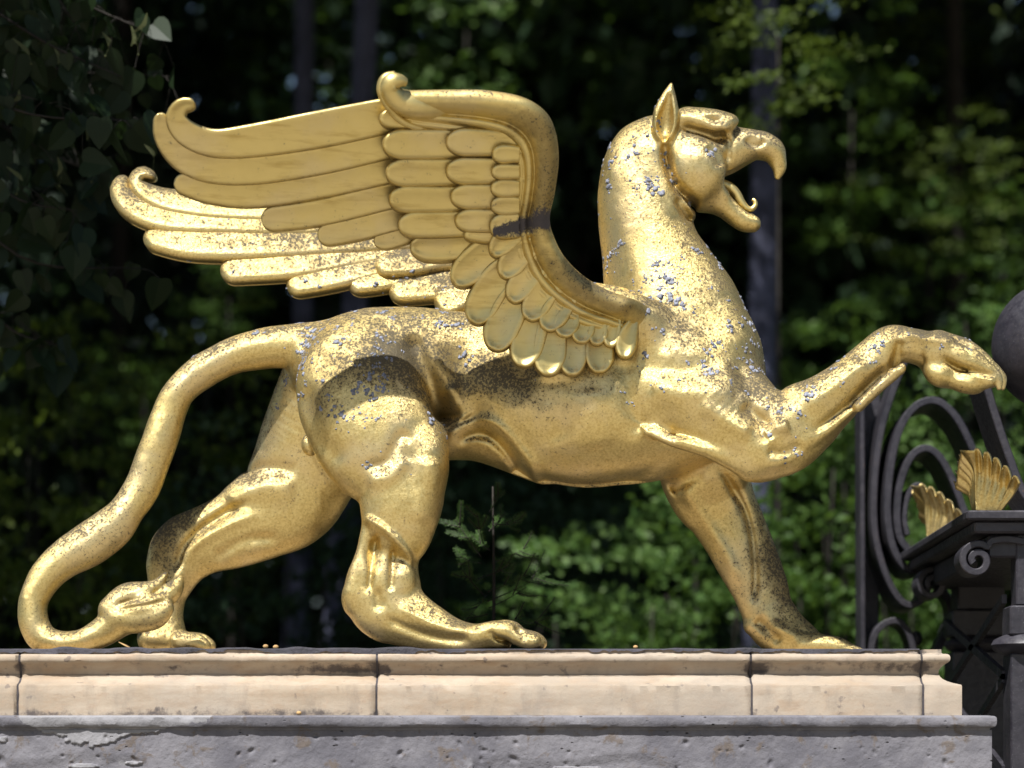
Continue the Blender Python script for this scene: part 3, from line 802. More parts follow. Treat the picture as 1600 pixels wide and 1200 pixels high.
FARW = [
 ([(760, 452), (700, 448), (640, 452), (607, 455)], [20, 20, 20, 18], 4, 10, 3),
 ([(720, 420), (640, 428), (590, 438), (543, 444)], [18, 18, 18, 17], 2, 10, 3),
 ([(700, 395), (600, 413), (520, 433), (448, 449)], [19, 19, 19, 16], 4, 10, 3),
 ([(680, 380), (560, 394), (460, 412), (344, 424)], [22, 22, 22, 18], 6, 10, 3),
 ([(660, 365), (520, 374), (400, 380), (300, 380), (224, 370)], [24, 24, 24, 23, 16], 8, 12, 3),
 ([(640, 340), (480, 348), (350, 346), (260, 340), (208, 322), (188, 296), (196, 274)], [20, 20, 20, 21, 19, 14, 7], 11, 12, 4),
 ([(640, 312), (480, 325), (390, 326), (320, 322), (258, 314), (222, 298), (212, 281), (224, 270), (243, 277)], [18, 20, 20, 20, 17, 13, 10, 9, 5], 15, 12, 4),
 ([(760, 405), (700, 400), (640, 410), (584, 416)], [20, 20, 20, 17], 10, 11, 4),
 ([(770, 440), (720, 455), (685, 488)], [24, 26, 24], 10, 12, 4),
 ([(800, 470), (760, 490), (735, 520)], [24, 26, 24], 4, 12, 4),
]
FARARM = [(640, 240, 640, 290), (700, 236, 690, 300), (770, 250, 740, 310), (815, 290, 765, 335), (820, 345, 765, 360), (830, 385, 770, 400), (860, 420, 790, 440), (900, 450, 830, 480), (950, 475, 890, 510), (1000, 500, 960, 530)]
farwing = wing_arm('wing', statue, FARARM, lambda a, b: far_y(a, b), 18, GOLD)
farwing['label'] = 'far wing in full sun, its feathers whitish and flecked with lichen'
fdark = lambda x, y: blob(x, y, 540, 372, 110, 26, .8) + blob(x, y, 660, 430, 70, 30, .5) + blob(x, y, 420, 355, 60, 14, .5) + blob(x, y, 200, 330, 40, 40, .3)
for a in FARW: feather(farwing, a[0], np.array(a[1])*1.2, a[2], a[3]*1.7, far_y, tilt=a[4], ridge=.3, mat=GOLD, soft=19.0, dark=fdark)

# ---- lichen growing in small crusts
def crusts():
    ico = []
    t = (1+5**.5)/2
    base = np.array([(-1, t, 0), (1, t, 0), (-1, -t, 0), (1, -t, 0), (0, -1, t), (0, 1, t), (0, -1, -t), (0, 1, -t), (t, 0, -1), (t, 0, 1), (-t, 0, -1), (-t, 0, 1)], float)
    base /= np.linalg.norm(base[0])
    fb = [(0, 11, 5), (0, 5, 1), (0, 1, 7), (0, 7, 10), (0, 10, 11), (1, 5, 9), (5, 11, 4), (11, 10, 2), (10, 7, 6), (7, 1, 8), (3, 9, 4), (3, 4, 2), (3, 2, 6), (3, 6, 8), (3, 8, 9), (4, 9, 5), (2, 4, 11), (6, 2, 10), (8, 6, 7), (9, 8, 1)]
    # one subdivision
    vv = [tuple(b) for b in base]; ff = []; mid = {}
    def mp(a, b):
        k = (min(a, b), max(a, b))
        if k not in mid:
            p = (np.array(vv[a])+np.array(vv[b])); p /= np.linalg.norm(p); vv.append(tuple(p)); mid[k] = len(vv)-1
        return mid[k]
    for a, b, c in fb:
        x, y, z = mp(a, b), mp(b, c), mp(c, a); ff += [(a, x, z), (b, y, x), (c, z, y), (x, y, z)]
    base = np.array(vv); fb = np.array(ff)
    dens = np.zeros(len(BV))
    for b in ((1000, 330, 70, 120, 1.0), (1090, 440, 90, 70, .9), (1130, 520, 80, 50, .6), (560, 560, 90, 70, .9), (600, 640, 90, 60, .5), (700, 500, 60, 20, .8), (1270, 650, 90, 45, .8, -.7),
              (1380, 540, 80, 30, .6), (1100, 590, 100, 40, .4), (1180, 560, 30, 60, .7), (1215, 690, 30, 40, .9), (1090, 220, 40, 40, .2), (480, 560, 60, 60, .6), (300, 590, 60, 40, .15), (1480, 550, 60, 30, .35)):
        dens += blob(PX, PY, *b)
    dens *= (BN[:, 1] < .5)*(BN[:, 2] > -.25)
    dens = dens*(.35+np.clip(vnoise(BV*.06, 9), 0, 1)*1.4)
    p = dens/dens.sum()
    V = []; Fc = []; n = 0
    r_ = np.random.default_rng(5)
    def crust(c, nrm, s):
        nonlocal n
        a = np.cross(nrm, (.3, .5, .8)); a /= np.linalg.norm(a); b = np.cross(nrm, a)
        q = base*(1+.35*r_.normal(size=(len(base), 1)))
        V.append(c + s*(q[:, :1]*a + q[:, 1:2]*b*r_.uniform(.7, 1.2) + q[:, 2:]*nrm*.45)); Fc.append(fb+n); n += len(base)
    for i in r_.choice(len(BV), 560, p=p):
        big = r_.random()
        s0 = 1.15+3.0*big**3
        k = 1 if big < .5 else r_.integers(2, 8)
        crust(BV[i], BN[i], s0)
        near = np.abs(BV-BV[i]).sum(1) < s0*5 if k > 1 else None
        if k > 1:
            cand = np.nonzero(near)[0]
            for j in r_.choice(cand, k-1): crust(BV[j], BN[j], s0*r_.uniform(.5, 1))
    # on the far wing's sunlit feathers
    for fo in farwing.children:
        co = np.zeros(len(fo.data.vertices)*3); fo.data.vertices.foreach_get('co', co)
        co = co.reshape(-1, 3)[:len(co)//6]/U; co = co  # front half, relative to the statue root
        fx, fy = px_of(co)
        ok = np.nonzero((fx > 260) & (fx < 700))[0]
        if len(ok) == 0: continue
        for i in r_.choice(ok, 16):
            if r_.random() < .35: continue
            c = co[i]; s0 = 1.4+2.4*r_.random()**3
            for _ in range(r_.integers(1, 4)): crust(c+np.array([r_.normal()*s0, 0, r_.normal()*s0*.6]), np.array([0, -.85, .5]), s0*r_.uniform(.6, 1))
    o = add_mesh('lichen', W(np.vstack(V)), np.vstack(Fc), LICHEN, statue, True)
    o['kind'] = 'stuff'
crusts()

# ================================================================== PLINTH AND WALL
YP = -175.0                                   # front plane of the plinth face (units)
def zf(py, y): return -237 + (1250-py)*(1+y/DC)
def xf(px, y=YP): return (px-800)*(1+y/DC)
PROF = [(1013.5, -27), (1019, -26.5), (1020.5, -25), (1021, -19), (1023, -16.3), (1026, -15.2), (1030, -15.2), (1033, -16.5), (1035, -19), (1037, -22), (1041, -26.5), (1046, -30), (1052.5, -31),
        (1053, -29.5), (1056, -29), (1060, -25.5), (1064, -19), (1067, -11), (1069, -4), (1070, -1), (1072, 0), (1085, 0), (1100, 0), (1116, 0), (1120, 0)]

def swept_block(name, prof, xa, xb, yfront, yback, mat, parent, end_right=False, step=5.0, grime_fn=None, rough=.5, seed=1, pale_fn=None, chip_fn=None):
    z = np.array([zf(p, yfront) for p, o in prof]); off = np.array([o for p, o in prof], float)
    n = len(prof); xs = np.linspace(xa, xb, max(3, int((xb-xa)/step)))
    vs = []
    for i, x in enumerate(xs):
        last = end_right and i == len(xs)-1
        xx = np.full(n, x) + (off if last else 0)
        if end_right and not last: xx = np.minimum(xx, xb+off-.5*(len(xs)-1-i))
        vs.append(np.column_stack([np.r_[xx, xx[::-1]], np.r_[yfront-off, (yback+off)[::-1]], np.r_[z, z[::-1]]]))
    V = np.array(vs); k = 2*n
    P = V.reshape(-1, 3)
    nz = vnoise(P*np.array([.06, .06, .25]), seed)*rough + vnoise(P*.31, seed+1)*rough*.5
    front = np.tile(np.r_[np.ones(n), -np.ones(n)], len(xs))
    P = P.copy(); P[:, 1] -= nz*front
    P[:, 2] += vnoise(P*np.array([.05, 0, 0]), seed+2)*rough*.5
    if chip_fn is not None:
        px, py = P[:, 0]/(1+yfront/DC)+800, 1250-(P[:, 2]+237)/(1+yfront/DC)
        P[:, 1] += chip_fn(px, py, P)*(front > 0)
    f = []
    for i in range(len(xs)-1):
        for j in range(k):
            f.append((i*k+j, i*k+(j+1) % k, (i+1)*k+(j+1) % k, (i+1)*k+j))
    L = (len(xs)-1)*k
    for j in range(n-1):
        f.append((j+1, j, k-1-j, k-2-j)); f.append((L+j, L+j+1, L+k-2-j, L+k-1-j))
    px, py = P[:, 0]/(1+yfront/DC)+800, 1250-(P[:, 2]+237)/(1+yfront/DC)
    at = {'grime_shade': grime_fn(px, py, P) if grime_fn else np.zeros(len(P)), 'pale': pale_fn(px, py, P) if pale_fn else np.zeros(len(P))}
    o = add_mesh(name, W(P), np.array(f), mat, parent, True, at)
    if hasattr(o.data, 'set_sharp_from_angle'): o.data.set_sharp_from_angle(angle=R(35))
    return o

plinth = empty('statue_plinth', (0, 0, PLZ-.3), 'long cream sandstone plinth with moulded top edge and dark open joints under the griffin', 'plinth')
JO = [-330, 27, 588, 1175, 1443]
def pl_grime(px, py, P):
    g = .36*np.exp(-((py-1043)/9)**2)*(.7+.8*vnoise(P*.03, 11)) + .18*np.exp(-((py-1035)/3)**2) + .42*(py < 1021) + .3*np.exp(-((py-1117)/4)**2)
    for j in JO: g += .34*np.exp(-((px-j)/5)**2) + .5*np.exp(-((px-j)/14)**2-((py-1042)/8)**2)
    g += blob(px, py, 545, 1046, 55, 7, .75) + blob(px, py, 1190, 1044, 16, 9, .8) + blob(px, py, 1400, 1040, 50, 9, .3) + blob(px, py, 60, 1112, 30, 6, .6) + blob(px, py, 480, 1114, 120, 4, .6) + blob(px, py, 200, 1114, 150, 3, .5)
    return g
def pl_chip(px, py, P):
    c = np.zeros(len(px))
    for j in JO: c += 5*np.exp(-((px-j)/4)**2)*(.6+.8*np.abs(vnoise(P*.2, 21)))
    c += 7*np.exp(-((px-1188)/12)**2-((py-1043)/7)**2) + 5*np.exp(-((px-1452)/5)**2-((py-1075)/12)**2) + 4*np.exp(-((px-560)/40)**2-((py-1048)/5)**2)
    return c
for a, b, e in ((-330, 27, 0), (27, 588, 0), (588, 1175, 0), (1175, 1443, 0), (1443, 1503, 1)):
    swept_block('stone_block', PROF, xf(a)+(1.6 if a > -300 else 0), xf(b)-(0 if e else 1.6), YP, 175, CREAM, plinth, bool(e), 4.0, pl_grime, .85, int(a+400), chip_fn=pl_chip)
for j in JO[1:]:
    m = [(p+1, o-3.5) for p, o in PROF]
    swept_block('joint', m, xf(j)-1.58, xf(j)+1.58, YP, 175, MORTAR, plinth, False, 1.0, None, .3, 5)

# torn roofing felt lapped over the front edge
def felt():
    xs = np.arange(xf(-60), xf(1441), 2.0); q = np.column_stack([xs*.02, xs*0, xs*0])
    r = vnoise(q*1.0, 31)*.5 + vnoise(q*4.1, 32)*.3 + vnoise(q*14, 33)*.25
    px = xs/(1+YP/DC)+800
    gate = .15 + .5*np.exp(-((px-560)/90)**2) + .2*np.exp(-((px-200)/200)**2) + .12*np.exp(-((px-1250)/160)**2)
    drop = np.clip((r+gate)*10+1.0, .3, 11)
    lift = np.clip(vnoise(q*2.3, 35)-.25, 0, 1)*3.5
    zt = zf(1013.5, YP); vs = []
    for x, d, l in zip(xs, drop, lift):
        yo = YP+26.5
        for (yy, zz) in ((yo+70, zt+.8), (yo+8, zt+1.0+l), (yo-.6-l*.4, zt+1.2+l), (yo-1.8-l*.4, zt-.4+l*.5), (yo-2.2-.2*d, zt-d), (yo-.6, zt-d+.3), (yo-.4, zt-.3), (yo+70, zt+.2)):
            vs.append((x, yy, zz))
    k = 8; f = []
    for i in range(len(xs)-1):
        for j in range(k-1): f.append((i*k+j, i*k+j+1, (i+1)*k+j+1, (i+1)*k+j))
    add_mesh('roofing_felt', W(np.array(vs)), np.array(f), FELT, plinth, False)
felt()

wall = empty('stone_wall', (0, 0, 0), 'grey pitted stone wall with a projecting coping below the cream plinth', 'wall')
YW = -196.0
CPROF = [(1117.5, -2), (1119, 7), (1121, 9.5), (1126, 10), (1132, 9.5), (1135.5, 7.5), (1137, 4), (1137.5, 1.5), (1141, 0)]
def pale_fn(px, py, P):
    edge = np.interp(px, [0, 20, 60, 100, 140, 175, 215, 260, 330, 345], [1112, 1118, 1138, 1152, 1163, 1158, 1142, 1136, 1122, 1110])
    edge = edge + 5*vnoise(P.reshape(-1, 3)*.16, 71).reshape(px.shape) + 3*vnoise(P.reshape(-1, 3)*.5, 72).reshape(px.shape)
    a = 1.0*sstep(6, -2, py-edge)*sstep(18, 40, px)*sstep(345, 320, px)*(py > 1117)
    a += blob(px, py, 130, 1197, 40, 6, .7) + blob(px, py, 210, 1192, 30, 6, .6) + blob(px, py, 5, 1155, 12, 8, .7) + blob(px, py, 60, 1180, 14, 5, .5)
    a += blob(px, py, 900, 1200, 90, 5, .6) + blob(px, py, 150, 1180, 10, 4, .4)
    return a
def cop_chip(px, py, P):
    return 6*np.clip(vnoise(P*.09, 41), 0, 1)*sstep(360, 300, px)*(py < 1138) + 2.2*np.clip(vnoise(P*.05, 42)-.5, 0, 1)
xr = xf(1556, YW)
swept_block('coping', CPROF, xf(-330, YW), xr-10, YW, 210, GREY, wall, True, 5.0, None, .9, 51, pale_fn, cop_chip)
# wall face with a finely pitted surface
def wall_face():
    yf = YW+1.0; x0, x1 = xf(-330, YW), xf(1550, YW)
    zt = zf(1140.5, YW); zb = zf(1262, YW)
    xs = np.r_[np.arange(x0, xf(-20, YW), 12.0), np.arange(xf(-20, YW), x1-1, 1.8)]; xs = np.r_[xs, x1]; zs = np.r_[np.linspace(zb, zf(1204, YW), 6, endpoint=False), np.linspace(zf(1204, YW), zt, 40)]
    X, Z = np.meshgrid(xs, zs, indexing='ij')
    P = np.stack([X, np.full_like(X, yf), Z], -1)
    px, py = X/(1+YW/DC)+800, 1250-(Z+237)/(1+YW/DC)
    d = vnoise(P*.05, 61)*.8 + vnoise(P*.3, 62)*.5
    hole = np.zeros_like(X); rp = np.random.default_rng(66)
    for _ in range(230):
        cx, cz = rp.uniform(x0+300, x1), rp.uniform(zb, zt); big = rp.random()**4
        rx, rz_ = 1.2+6*big*rp.uniform(.5, 1.5), 1.0+3.5*big; an = rp.uniform(-1.5, 1.5)
        i0, i1 = np.searchsorted(xs, (cx-22, cx+22)); sl_ = slice(i0, i1)
        u = (X[sl_]-cx)*math.cos(an)+(Z[sl_]-cz)*math.sin(an); v_ = -(X[sl_]-cx)*math.sin(an)+(Z[sl_]-cz)*math.cos(an)
        hole[sl_] = np.maximum(hole[sl_], (1.2+3.2*big)*np.exp(-((u/rx)**2+(v_/rz_)**2)**1.5))
    low = sstep(1178, 1200, py + 10*vnoise(P*.03, 65))*3.0*((px > 740) & (px < 1060) | (px < 230))
    P[..., 1] += d + hole + low - 2.5*(pale_fn(px, py, P) > .5)
    nx, nz = X.shape
    V = P.reshape(-1, 3); pale = pale_fn(px.ravel(), py.ravel(), V)
    idx = np.arange(nx*nz).reshape(nx, nz)
    f = np.column_stack([idx[:-1, :-1].ravel(), idx[1:, :-1].ravel(), idx[1:, 1:].ravel(), idx[:-1, 1:].ravel()]).tolist()
    # the core: sides, back, and down to the ground
    zg = -PLZ/U; yb = 200.0
    base = len(V)
    bot = [idx[i, 0] for i in range(nx)]; extra = []
    def add(p): extra.append(p); return base+len(extra)-1
    g0, g1 = add((x0, yf, zg)), add((x1, yf, zg)); b0, b1 = add((x0, yb, zg)), add((x1, yb, zg)); t0, t1 = add((x0, yb, zt)), add((x1, yb, zt))
    f.append(tuple(bot[::-1]) + (g0, g1))
    f.append((g1, b1, t1) + tuple(idx[-1, ::-1])); f.append((b0, g0) + tuple(idx[0, :]) + (t0,))
    f.append((b1, b0, t0, t1))
    V = np.vstack([V, np.array(extra)])
    o = add_mesh('wall_face', W(V), [tuple(int(q) for q in t) for t in f], GREY, wall, True, {'pale': np.r_[pale, np.zeros(len(extra))], 'grime_shade': np.zeros(len(V))})
    o.data.set_sharp_from_angle(angle=R(50))
wall_face()

# small litter lying on the ledges
def seed(px, py, y, r, label, name='linden_seed', cat='seed', leaf=False):
    c = np.array(pt(px, py, y))
    if leaf:
        L = r; vs = [(0, 0, 0), (L*.5, -L*.25, L*.22), (L, 0, L*.5), (L*.45, L*.25, L*.30), (0, 0, -.6), (L*.5, -L*.25, L*.16), (L, 0, L*.44), (L*.45, L*.25, L*.24)]
        vs = np.array(vs)*[-1, 1, 1]
        f = [(0, 1, 2, 3), (7, 6, 5, 4), (0, 4, 5, 1), (1, 5, 6, 2), (2, 6, 7, 3), (3, 7, 4, 0)]
    else:
        vs = []; f = []
        for i in range(7):
            for k in range(10):
                a, b = math.pi*i/6, 2*math.pi*k/10
                vs.append((r*math.sin(a)*math.cos(b)*1.2, r*math.sin(a)*math.sin(b), r*.9*math.cos(a)))
        for i in range(6):
            for k in range(10): f.append((i*10+k, (i+1)*10+k, (i+1)*10+(k+1) % 10, i*10+(k+1) % 10))
        vs = np.array(vs)
    o = add_mesh(name, W(c+vs), f, LITTER, None, True)
    return tag(o, label, cat)
zt_ = -6.0
seed(415, 1010, YP+34, 3.6, 'left one of two pale seeds on the plinth edge, near the far hind paw')
seed(431, 1011, YP+33, 3.8, 'right one of two pale seeds on the plinth edge, near the far hind paw')
seed(208, 1014, YP+33, 22, 'dry yellow leaf scrap on the plinth edge beside the tail tuft', 'leaf_scrap', 'leaf', True)
seed(990+3, 1011, YP+36, 3.2, 'small pale seed on the plinth edge left of the planted front paw')
seed(467, 1114, YW+2, 3.4, 'small round seed on the grey coping under the cream plinth')

# ================================================================== IRON PIER AND SCROLLWORK
def bar(name, path, t, y0, depth, mat, parent, n=6, taper=None, per_depth=True):
    """flat iron bar bent along photo positions at depth y0; t = thickness in the picture plane, depth = width going back"""
    A = catmull(np.array(path, float), n)
    C = np.array([pt(a, b, y0) for a, b in A])
    T_ = np.gradient(C, axis=0); T_ /= np.linalg.norm(T_, axis=1)[:, None]
    Nn = np.column_stack([-T_[:, 2], np.zeros(len(C)), T_[:, 0]])
    vs = []; b = min(t*.18, 1.6)
    for i in range(len(C)):
        h = t/2*(1 if taper is None else np.interp(i/(len(C)-1), [0, 1], taper))
        for (u, v) in ((-h, b), (-h+b, 0), (h-b, 0), (h, b), (h, depth-b), (h-b, depth), (-h+b, depth), (-h, depth-b)):
            vs.append(C[i] + Nn[i]*u + np.array([0, v, 0]))
    k = 8; f = []
    for i in range(len(C)-1):
        for j in range(k): f.append((i*k+j, (i+1)*k+j, (i+1)*k+(j+1) % k, i*k+(j+1) % k))
    f.append(tuple(range(k))); f.append(tuple((len(C)-1)*k+j for j in range(k-1, -1, -1)))
    o = add_mesh(name, W(np.array(vs)), f, mat, parent, True)
    o.data.set_sharp_from_angle(angle=R(40)); return o

def boxes(name, lst, mat, parent, bev=2.0):
    """one mesh made of stacked bevelled boxes, units: x0,x1,y0,y1,z0,z1"""
    vs = []; f = []
    for x0, x1, y0, y1, z0, z1 in lst:
        b = min(bev, (x1-x0)/3, (y1-y0)/3, (z1-z0)/3); o = len(vs)
        for (z, i) in ((z0, b), (z0+b, 0), (z1-b, 0), (z1, b)):
            c = b
            vs += [(x0+i+c, y0+i, z), (x1-i-c, y0+i, z), (x1-i, y0+i+c, z), (x1-i, y1-i-c, z), (x1-i-c, y1-i, z), (x0+i+c, y1-i, z), (x0+i, y1-i-c, z), (x0+i, y0+i+c, z)]
        for r in range(3):
            for j in range(8): f.append((o+r*8+j, o+r*8+(j+1) % 8, o+(r+1)*8+(j+1) % 8, o+(r+1)*8+j))
        f.append(tuple(o+j for j in range(7, -1, -1))); f.append(tuple(o+24+j for j in range(8)))
    m = add_mesh(name, W(np.array(vs)), f, mat, parent, False)
    return m

def lathe(name, prof, c, mat, parent, seg=24):
    vs = []; f = []
    for r, z in prof:
        for k in range(seg): vs.append((c[0]+r*math.cos(2*math.pi*k/seg), c[1]+r*math.sin(2*math.pi*k/seg), z))
    for i in range(len(prof)-1):
        for k in range(seg): f.append((i*seg+k, i*seg+(k+1) % seg, (i+1)*seg+(k+1) % seg, (i+1)*seg+k))
    f.append(tuple(range(seg-1, -1, -1))); f.append(tuple((len(prof)-1)*seg+k for k in range(seg)))
    o = add_mesh(name, W(np.array(vs)), f, mat, parent, True); o.data.set_sharp_from_angle(angle=R(40)); return o

pier = empty('iron_gate_pier', (1.75, .7, 0), 'black iron gate pier with four posts, scroll brackets, gilt leaves and a big ball', 'gate pier')
zg = -PLZ/U
PX0 = 704.0; PW = 640.0; PY0 = -40.0; PY1 = 735.0; PX1 = PX0+PW; ZP = -237+453*(1+PY0/DC)
boxes('platform', [(PX0, PX1, PY0, PY1, ZP-15, ZP), (PX0+14, PX1-14, PY0+14, PY1-14, ZP-34, ZP-15.5), (PX0+40, PX1-40, PY0+40, PY1-40, ZP-70, ZP-34.5)], IRON, pier, 3)
def post(cx, cy, w, name='post', collar=True):
    h = w/2; zc = -237+(1250-1008)*(1+cy/DC)
    o = boxes(name, [(cx-h, cx+h, cy-h, cy+h, zg, zc-14), (cx-h-1.5, cx+h+1.5, cy-h-1.5, cy+h+1.5, zc+14, zc+60), (cx-h+10, cx+h-10, cy-h+10, cy+h-10, zc+60.5, ZP-34)], IRON, pier, 2.5)
    return o
fw = 70.0
fx = xf(1582, PY0)+fw/2+2
posts = []
for cx, cy in ((fx, PY0+62), (PX0+132, PY1-62), (PX1-62, PY0+62), (PX1-62, PY1-62)):
    p = post(cx, cy, fw if cx != PX0+132 else 104.0); posts.append(p)
    zc = -237+(1250-1008)*(1+cy/DC)
    lathe('collar', [(fw*.5, zc-18), (fw*.62, zc-14), (fw*.80, zc-8), (fw*.86, zc), (fw*.80, zc+8), (fw*.62, zc+14), (fw*.5, zc+17)], (cx, cy), IRON, p)
# lattice braces between the posts on the left side
for (za, zb) in ((80, -40), (-40, 80), (-45, -190), (-190, -45)):
    P = []
    for t in np.linspace(0, 1, 8): P.append((PX0+72, PY0+80+(PY1-160-PY0)*t, za+(zb-za)*t))
    P = np.array(P); vs = []
    for c in P: vs += [c+np.array(q) for q in ((-4, 0, -7), (4, 0, -7), (4, 0, 7), (-4, 0, 7))]
    f = []
    for i in range(7):
        for j in range(4): f.append((i*4+j, i*4+(j+1) % 4, (i+1)*4+(j+1) % 4, (i+1)*4+j))
    f += [(3, 2, 1, 0), (28, 29, 30, 31)]
    add_mesh('brace', W(np.array(vs)), f, IRON, pier, False)
def spiral(cx, cy, r0, r1, a0, turns, n=26):
    out = []
    for i in range(n+1):
        t = i/n; a = a0+turns*2*math.pi*t; r = r0+(r1-r0)*t
        out.append((cx+r*math.cos(a), cy+r*math.sin(a)))
    return out
# volute brackets under the platform
b1 = bar('bracket', [(1600, 846), (1575, 842), (1550, 845)] + spiral(1527, 875, 27, 7, -.9, -1.45), 11, PY0+30, 60, IRON, pier, 3)
b2 = bar('bracket', [(1500, 880), (1485, 884)] + spiral(1458, 913, 25, 7, -.8, -1.45), 11, PY1-150, 70, IRON, pier, 3)
# ball standing over the pier
BY = 150.0; bc = pt(1652, 540, BY); br = 105.0
lathe('ball', [(3, bc[2]-br)] + [(br*math.sin(a), bc[2]-br*math.cos(a)) for a in np.linspace(.05, math.pi-.05, 40)] + [(3, bc[2]+br)], (bc[0], bc[1]), IRON, pier, 64)
lathe('ball_stem', [(48, ZP-1), (48, ZP+14), (26, ZP+24), (20, bc[2]-br-30), (34, bc[2]-br-10), (40, bc[2]-br+12)], (bc[0], bc[1]), IRON, pier, 32)
bar('ball_support', [(1530, 560), (1543, 606), (1558, 656), (1577, 712), (1597, 764), (1622, 800)], 13, 150, 130, IRON, pier)

def acanthus(c, w, h, turn, parent, seedn, fold=1.0):
    """corner leaf: midrib on the corner, one half along each side, jagged stepped lobes curling outwards"""
    nu, nv = 81, 24; us = np.linspace(-1, 1, nu); vs_ = np.linspace(0, 1, nv)
    V = np.zeros((nu, nv, 3)); ct, st_ = math.cos(turn), math.sin(turn)
    for i, u in enumerate(us):
        a = abs(u); ph = (a*4.6+.15) % 1.0
        lobe = .15*math.sin(math.pi*min(1, ph*1.08+.02))**.6
        out = .96 - .52*a**1.7 + lobe - .10
        for j, v in enumerate(vs_):
            q = v*out
            spread = .62+.50*v
            x = a*w*spread; z = h*q
            rib = 1.8*math.cos((a*4.6+.15-.25*v)*2*math.pi)*sstep(.05, .6, v)+1.3*math.sin(u*23+v*9+seedn)*v*v*.6
            curl = .30*h*sstep(.60, 1.1, v)*v + 5*math.sin(math.pi*v*.9) - 4
            n_ = curl+rib                                  # outwards
            if u >= 0: p = (x - .25*n_, -n_, z)
            else: p = (-n_, fold*x - .25*n_, z)
            V[i, j] = (p[0]*ct - p[1]*st_, p[0]*st_ + p[1]*ct, p[2])
    V += np.asarray(c)
    P = V.reshape(-1, 3); B = P + np.array([3.5, 3.5, 0])
    idx = np.arange(nu*nv).reshape(nu, nv); o = nu*nv
    f = []
    for i in range(nu-1):
        for j in range(nv-1):
            a, b, c_, d = idx[i, j], idx[i+1, j], idx[i+1, j+1], idx[i, j+1]
            f.append((a, b, c_, d)); f.append((o+a, o+d, o+c_, o+b))
    ring = list(idx[:, 0]) + list(idx[-1, 1:]) + list(idx[-2::-1, -1]) + list(idx[0, -2:0:-1])
    for a, b in zip(ring, ring[1:]+ring[:1]): f.append((a, o+a, o+b, b))
    AV = np.vstack([P, B])
    return add_mesh('gilt_leaf', W(AV), [tuple(int(q) for q in t) for t in f], GOLD, parent, True, {'grime_shade': -.05*np.ones(len(AV)), 'bare': np.zeros(len(AV))})
acanthus((PX0+16, PY0+16, ZP-1), 62, 96, 0, pier, 1)
acanthus((PX0+22, PY1-185, ZP-1), 66, 104, -.38, pier, 4, .9)

panel = empty('iron_scroll_panel', (1.25, 1.0, 0), 'black wrought iron screen of nested spiral scrolls beside a flat upright bar', 'iron screen')
PB = 830.0
bar('upright', [(1362, 540), (1360, 800), (1358, 1050)], 34, PB+40, 22, IRON, panel)
bar('upright_edge', [(1347, 540), (1348, 800), (1349, 1050)], 9, PB-60, 80, IRON, panel)
bar('scroll', [(1416, 560), (1396, 610), (1378, 670), (1368, 740), (1366, 810), (1373, 860), (1388, 905), (1408, 938), (1428, 945), (1446, 932), (1452, 915)], 12, PB-90, 150, IRON, panel)
bar('scroll', [(1545, 760), (1522, 705), (1500, 660), (1478, 634), (1455, 625), (1428, 637), (1406, 672), (1393, 725), (1387, 790), (1392, 840), (1404, 872), (1422, 890), (1446, 888)], 13, PB-120, 150, IRON, panel)
bar('scroll', [(1522, 840), (1506, 795), (1489, 750), (1470, 715), (1448, 700), (1425, 712), (1408, 752), (1402, 800), (1406, 838), (1420, 860)], 13, PB-120, 150, IRON, panel)
bar('scroll', [(1462, 810), (1455, 782), (1444, 763), (1432, 758), (1420, 772), (1413, 805), (1418, 835)], 10, PB-110, 120, IRON, panel)
bar('scroll', [(1470, 918), (1484, 940), (1488, 962), (1480, 985), (1468, 1010), (1458, 1040)], 15, PB-60, 60, IRON, panel)
bar('scroll', [(1360, 1030), (1366, 995), (1382, 975), (1402, 970), (1416, 982), (1424, 1000), (1428, 1018)], 12, PB-60, 80, IRON, panel)
ec = pt(1432, 998, PB-40)
lathe('scroll_end', [(2, ec[2]-14), (8, ec[2]-11), (12, ec[2]), (8, ec[2]+11), (2, ec[2]+14)], (ec[0], ec[1]), IRON, panel, 16)

# ================================================================== THE WOOD BEHIND
def leaf_quads(C, Nrm, L, Wd, seed):
    """rhombic leaves at centres C facing Nrm"""
    r_ = np.random.default_rng(seed); n = len(C)
    a = r_.normal(size=(n, 3)); a -= (a*Nrm).sum(1)[:, None]*Nrm; a /= np.linalg.norm(a, axis=1)[:, None]
    b = np.cross(Nrm, a); L = L*r_.uniform(.6, 1.2, n)[:, None]; Wd = Wd/ L.mean()*L
    bend = Nrm*L*.12
    V = np.stack([C-a*L*.5-bend, C+b*Wd*.5+a*L*.05, C+a*L*.5-bend, C-b*Wd*.5+a*L*.05], 1).reshape(-1, 3)
    return V, np.arange(n*4).reshape(n, 4)

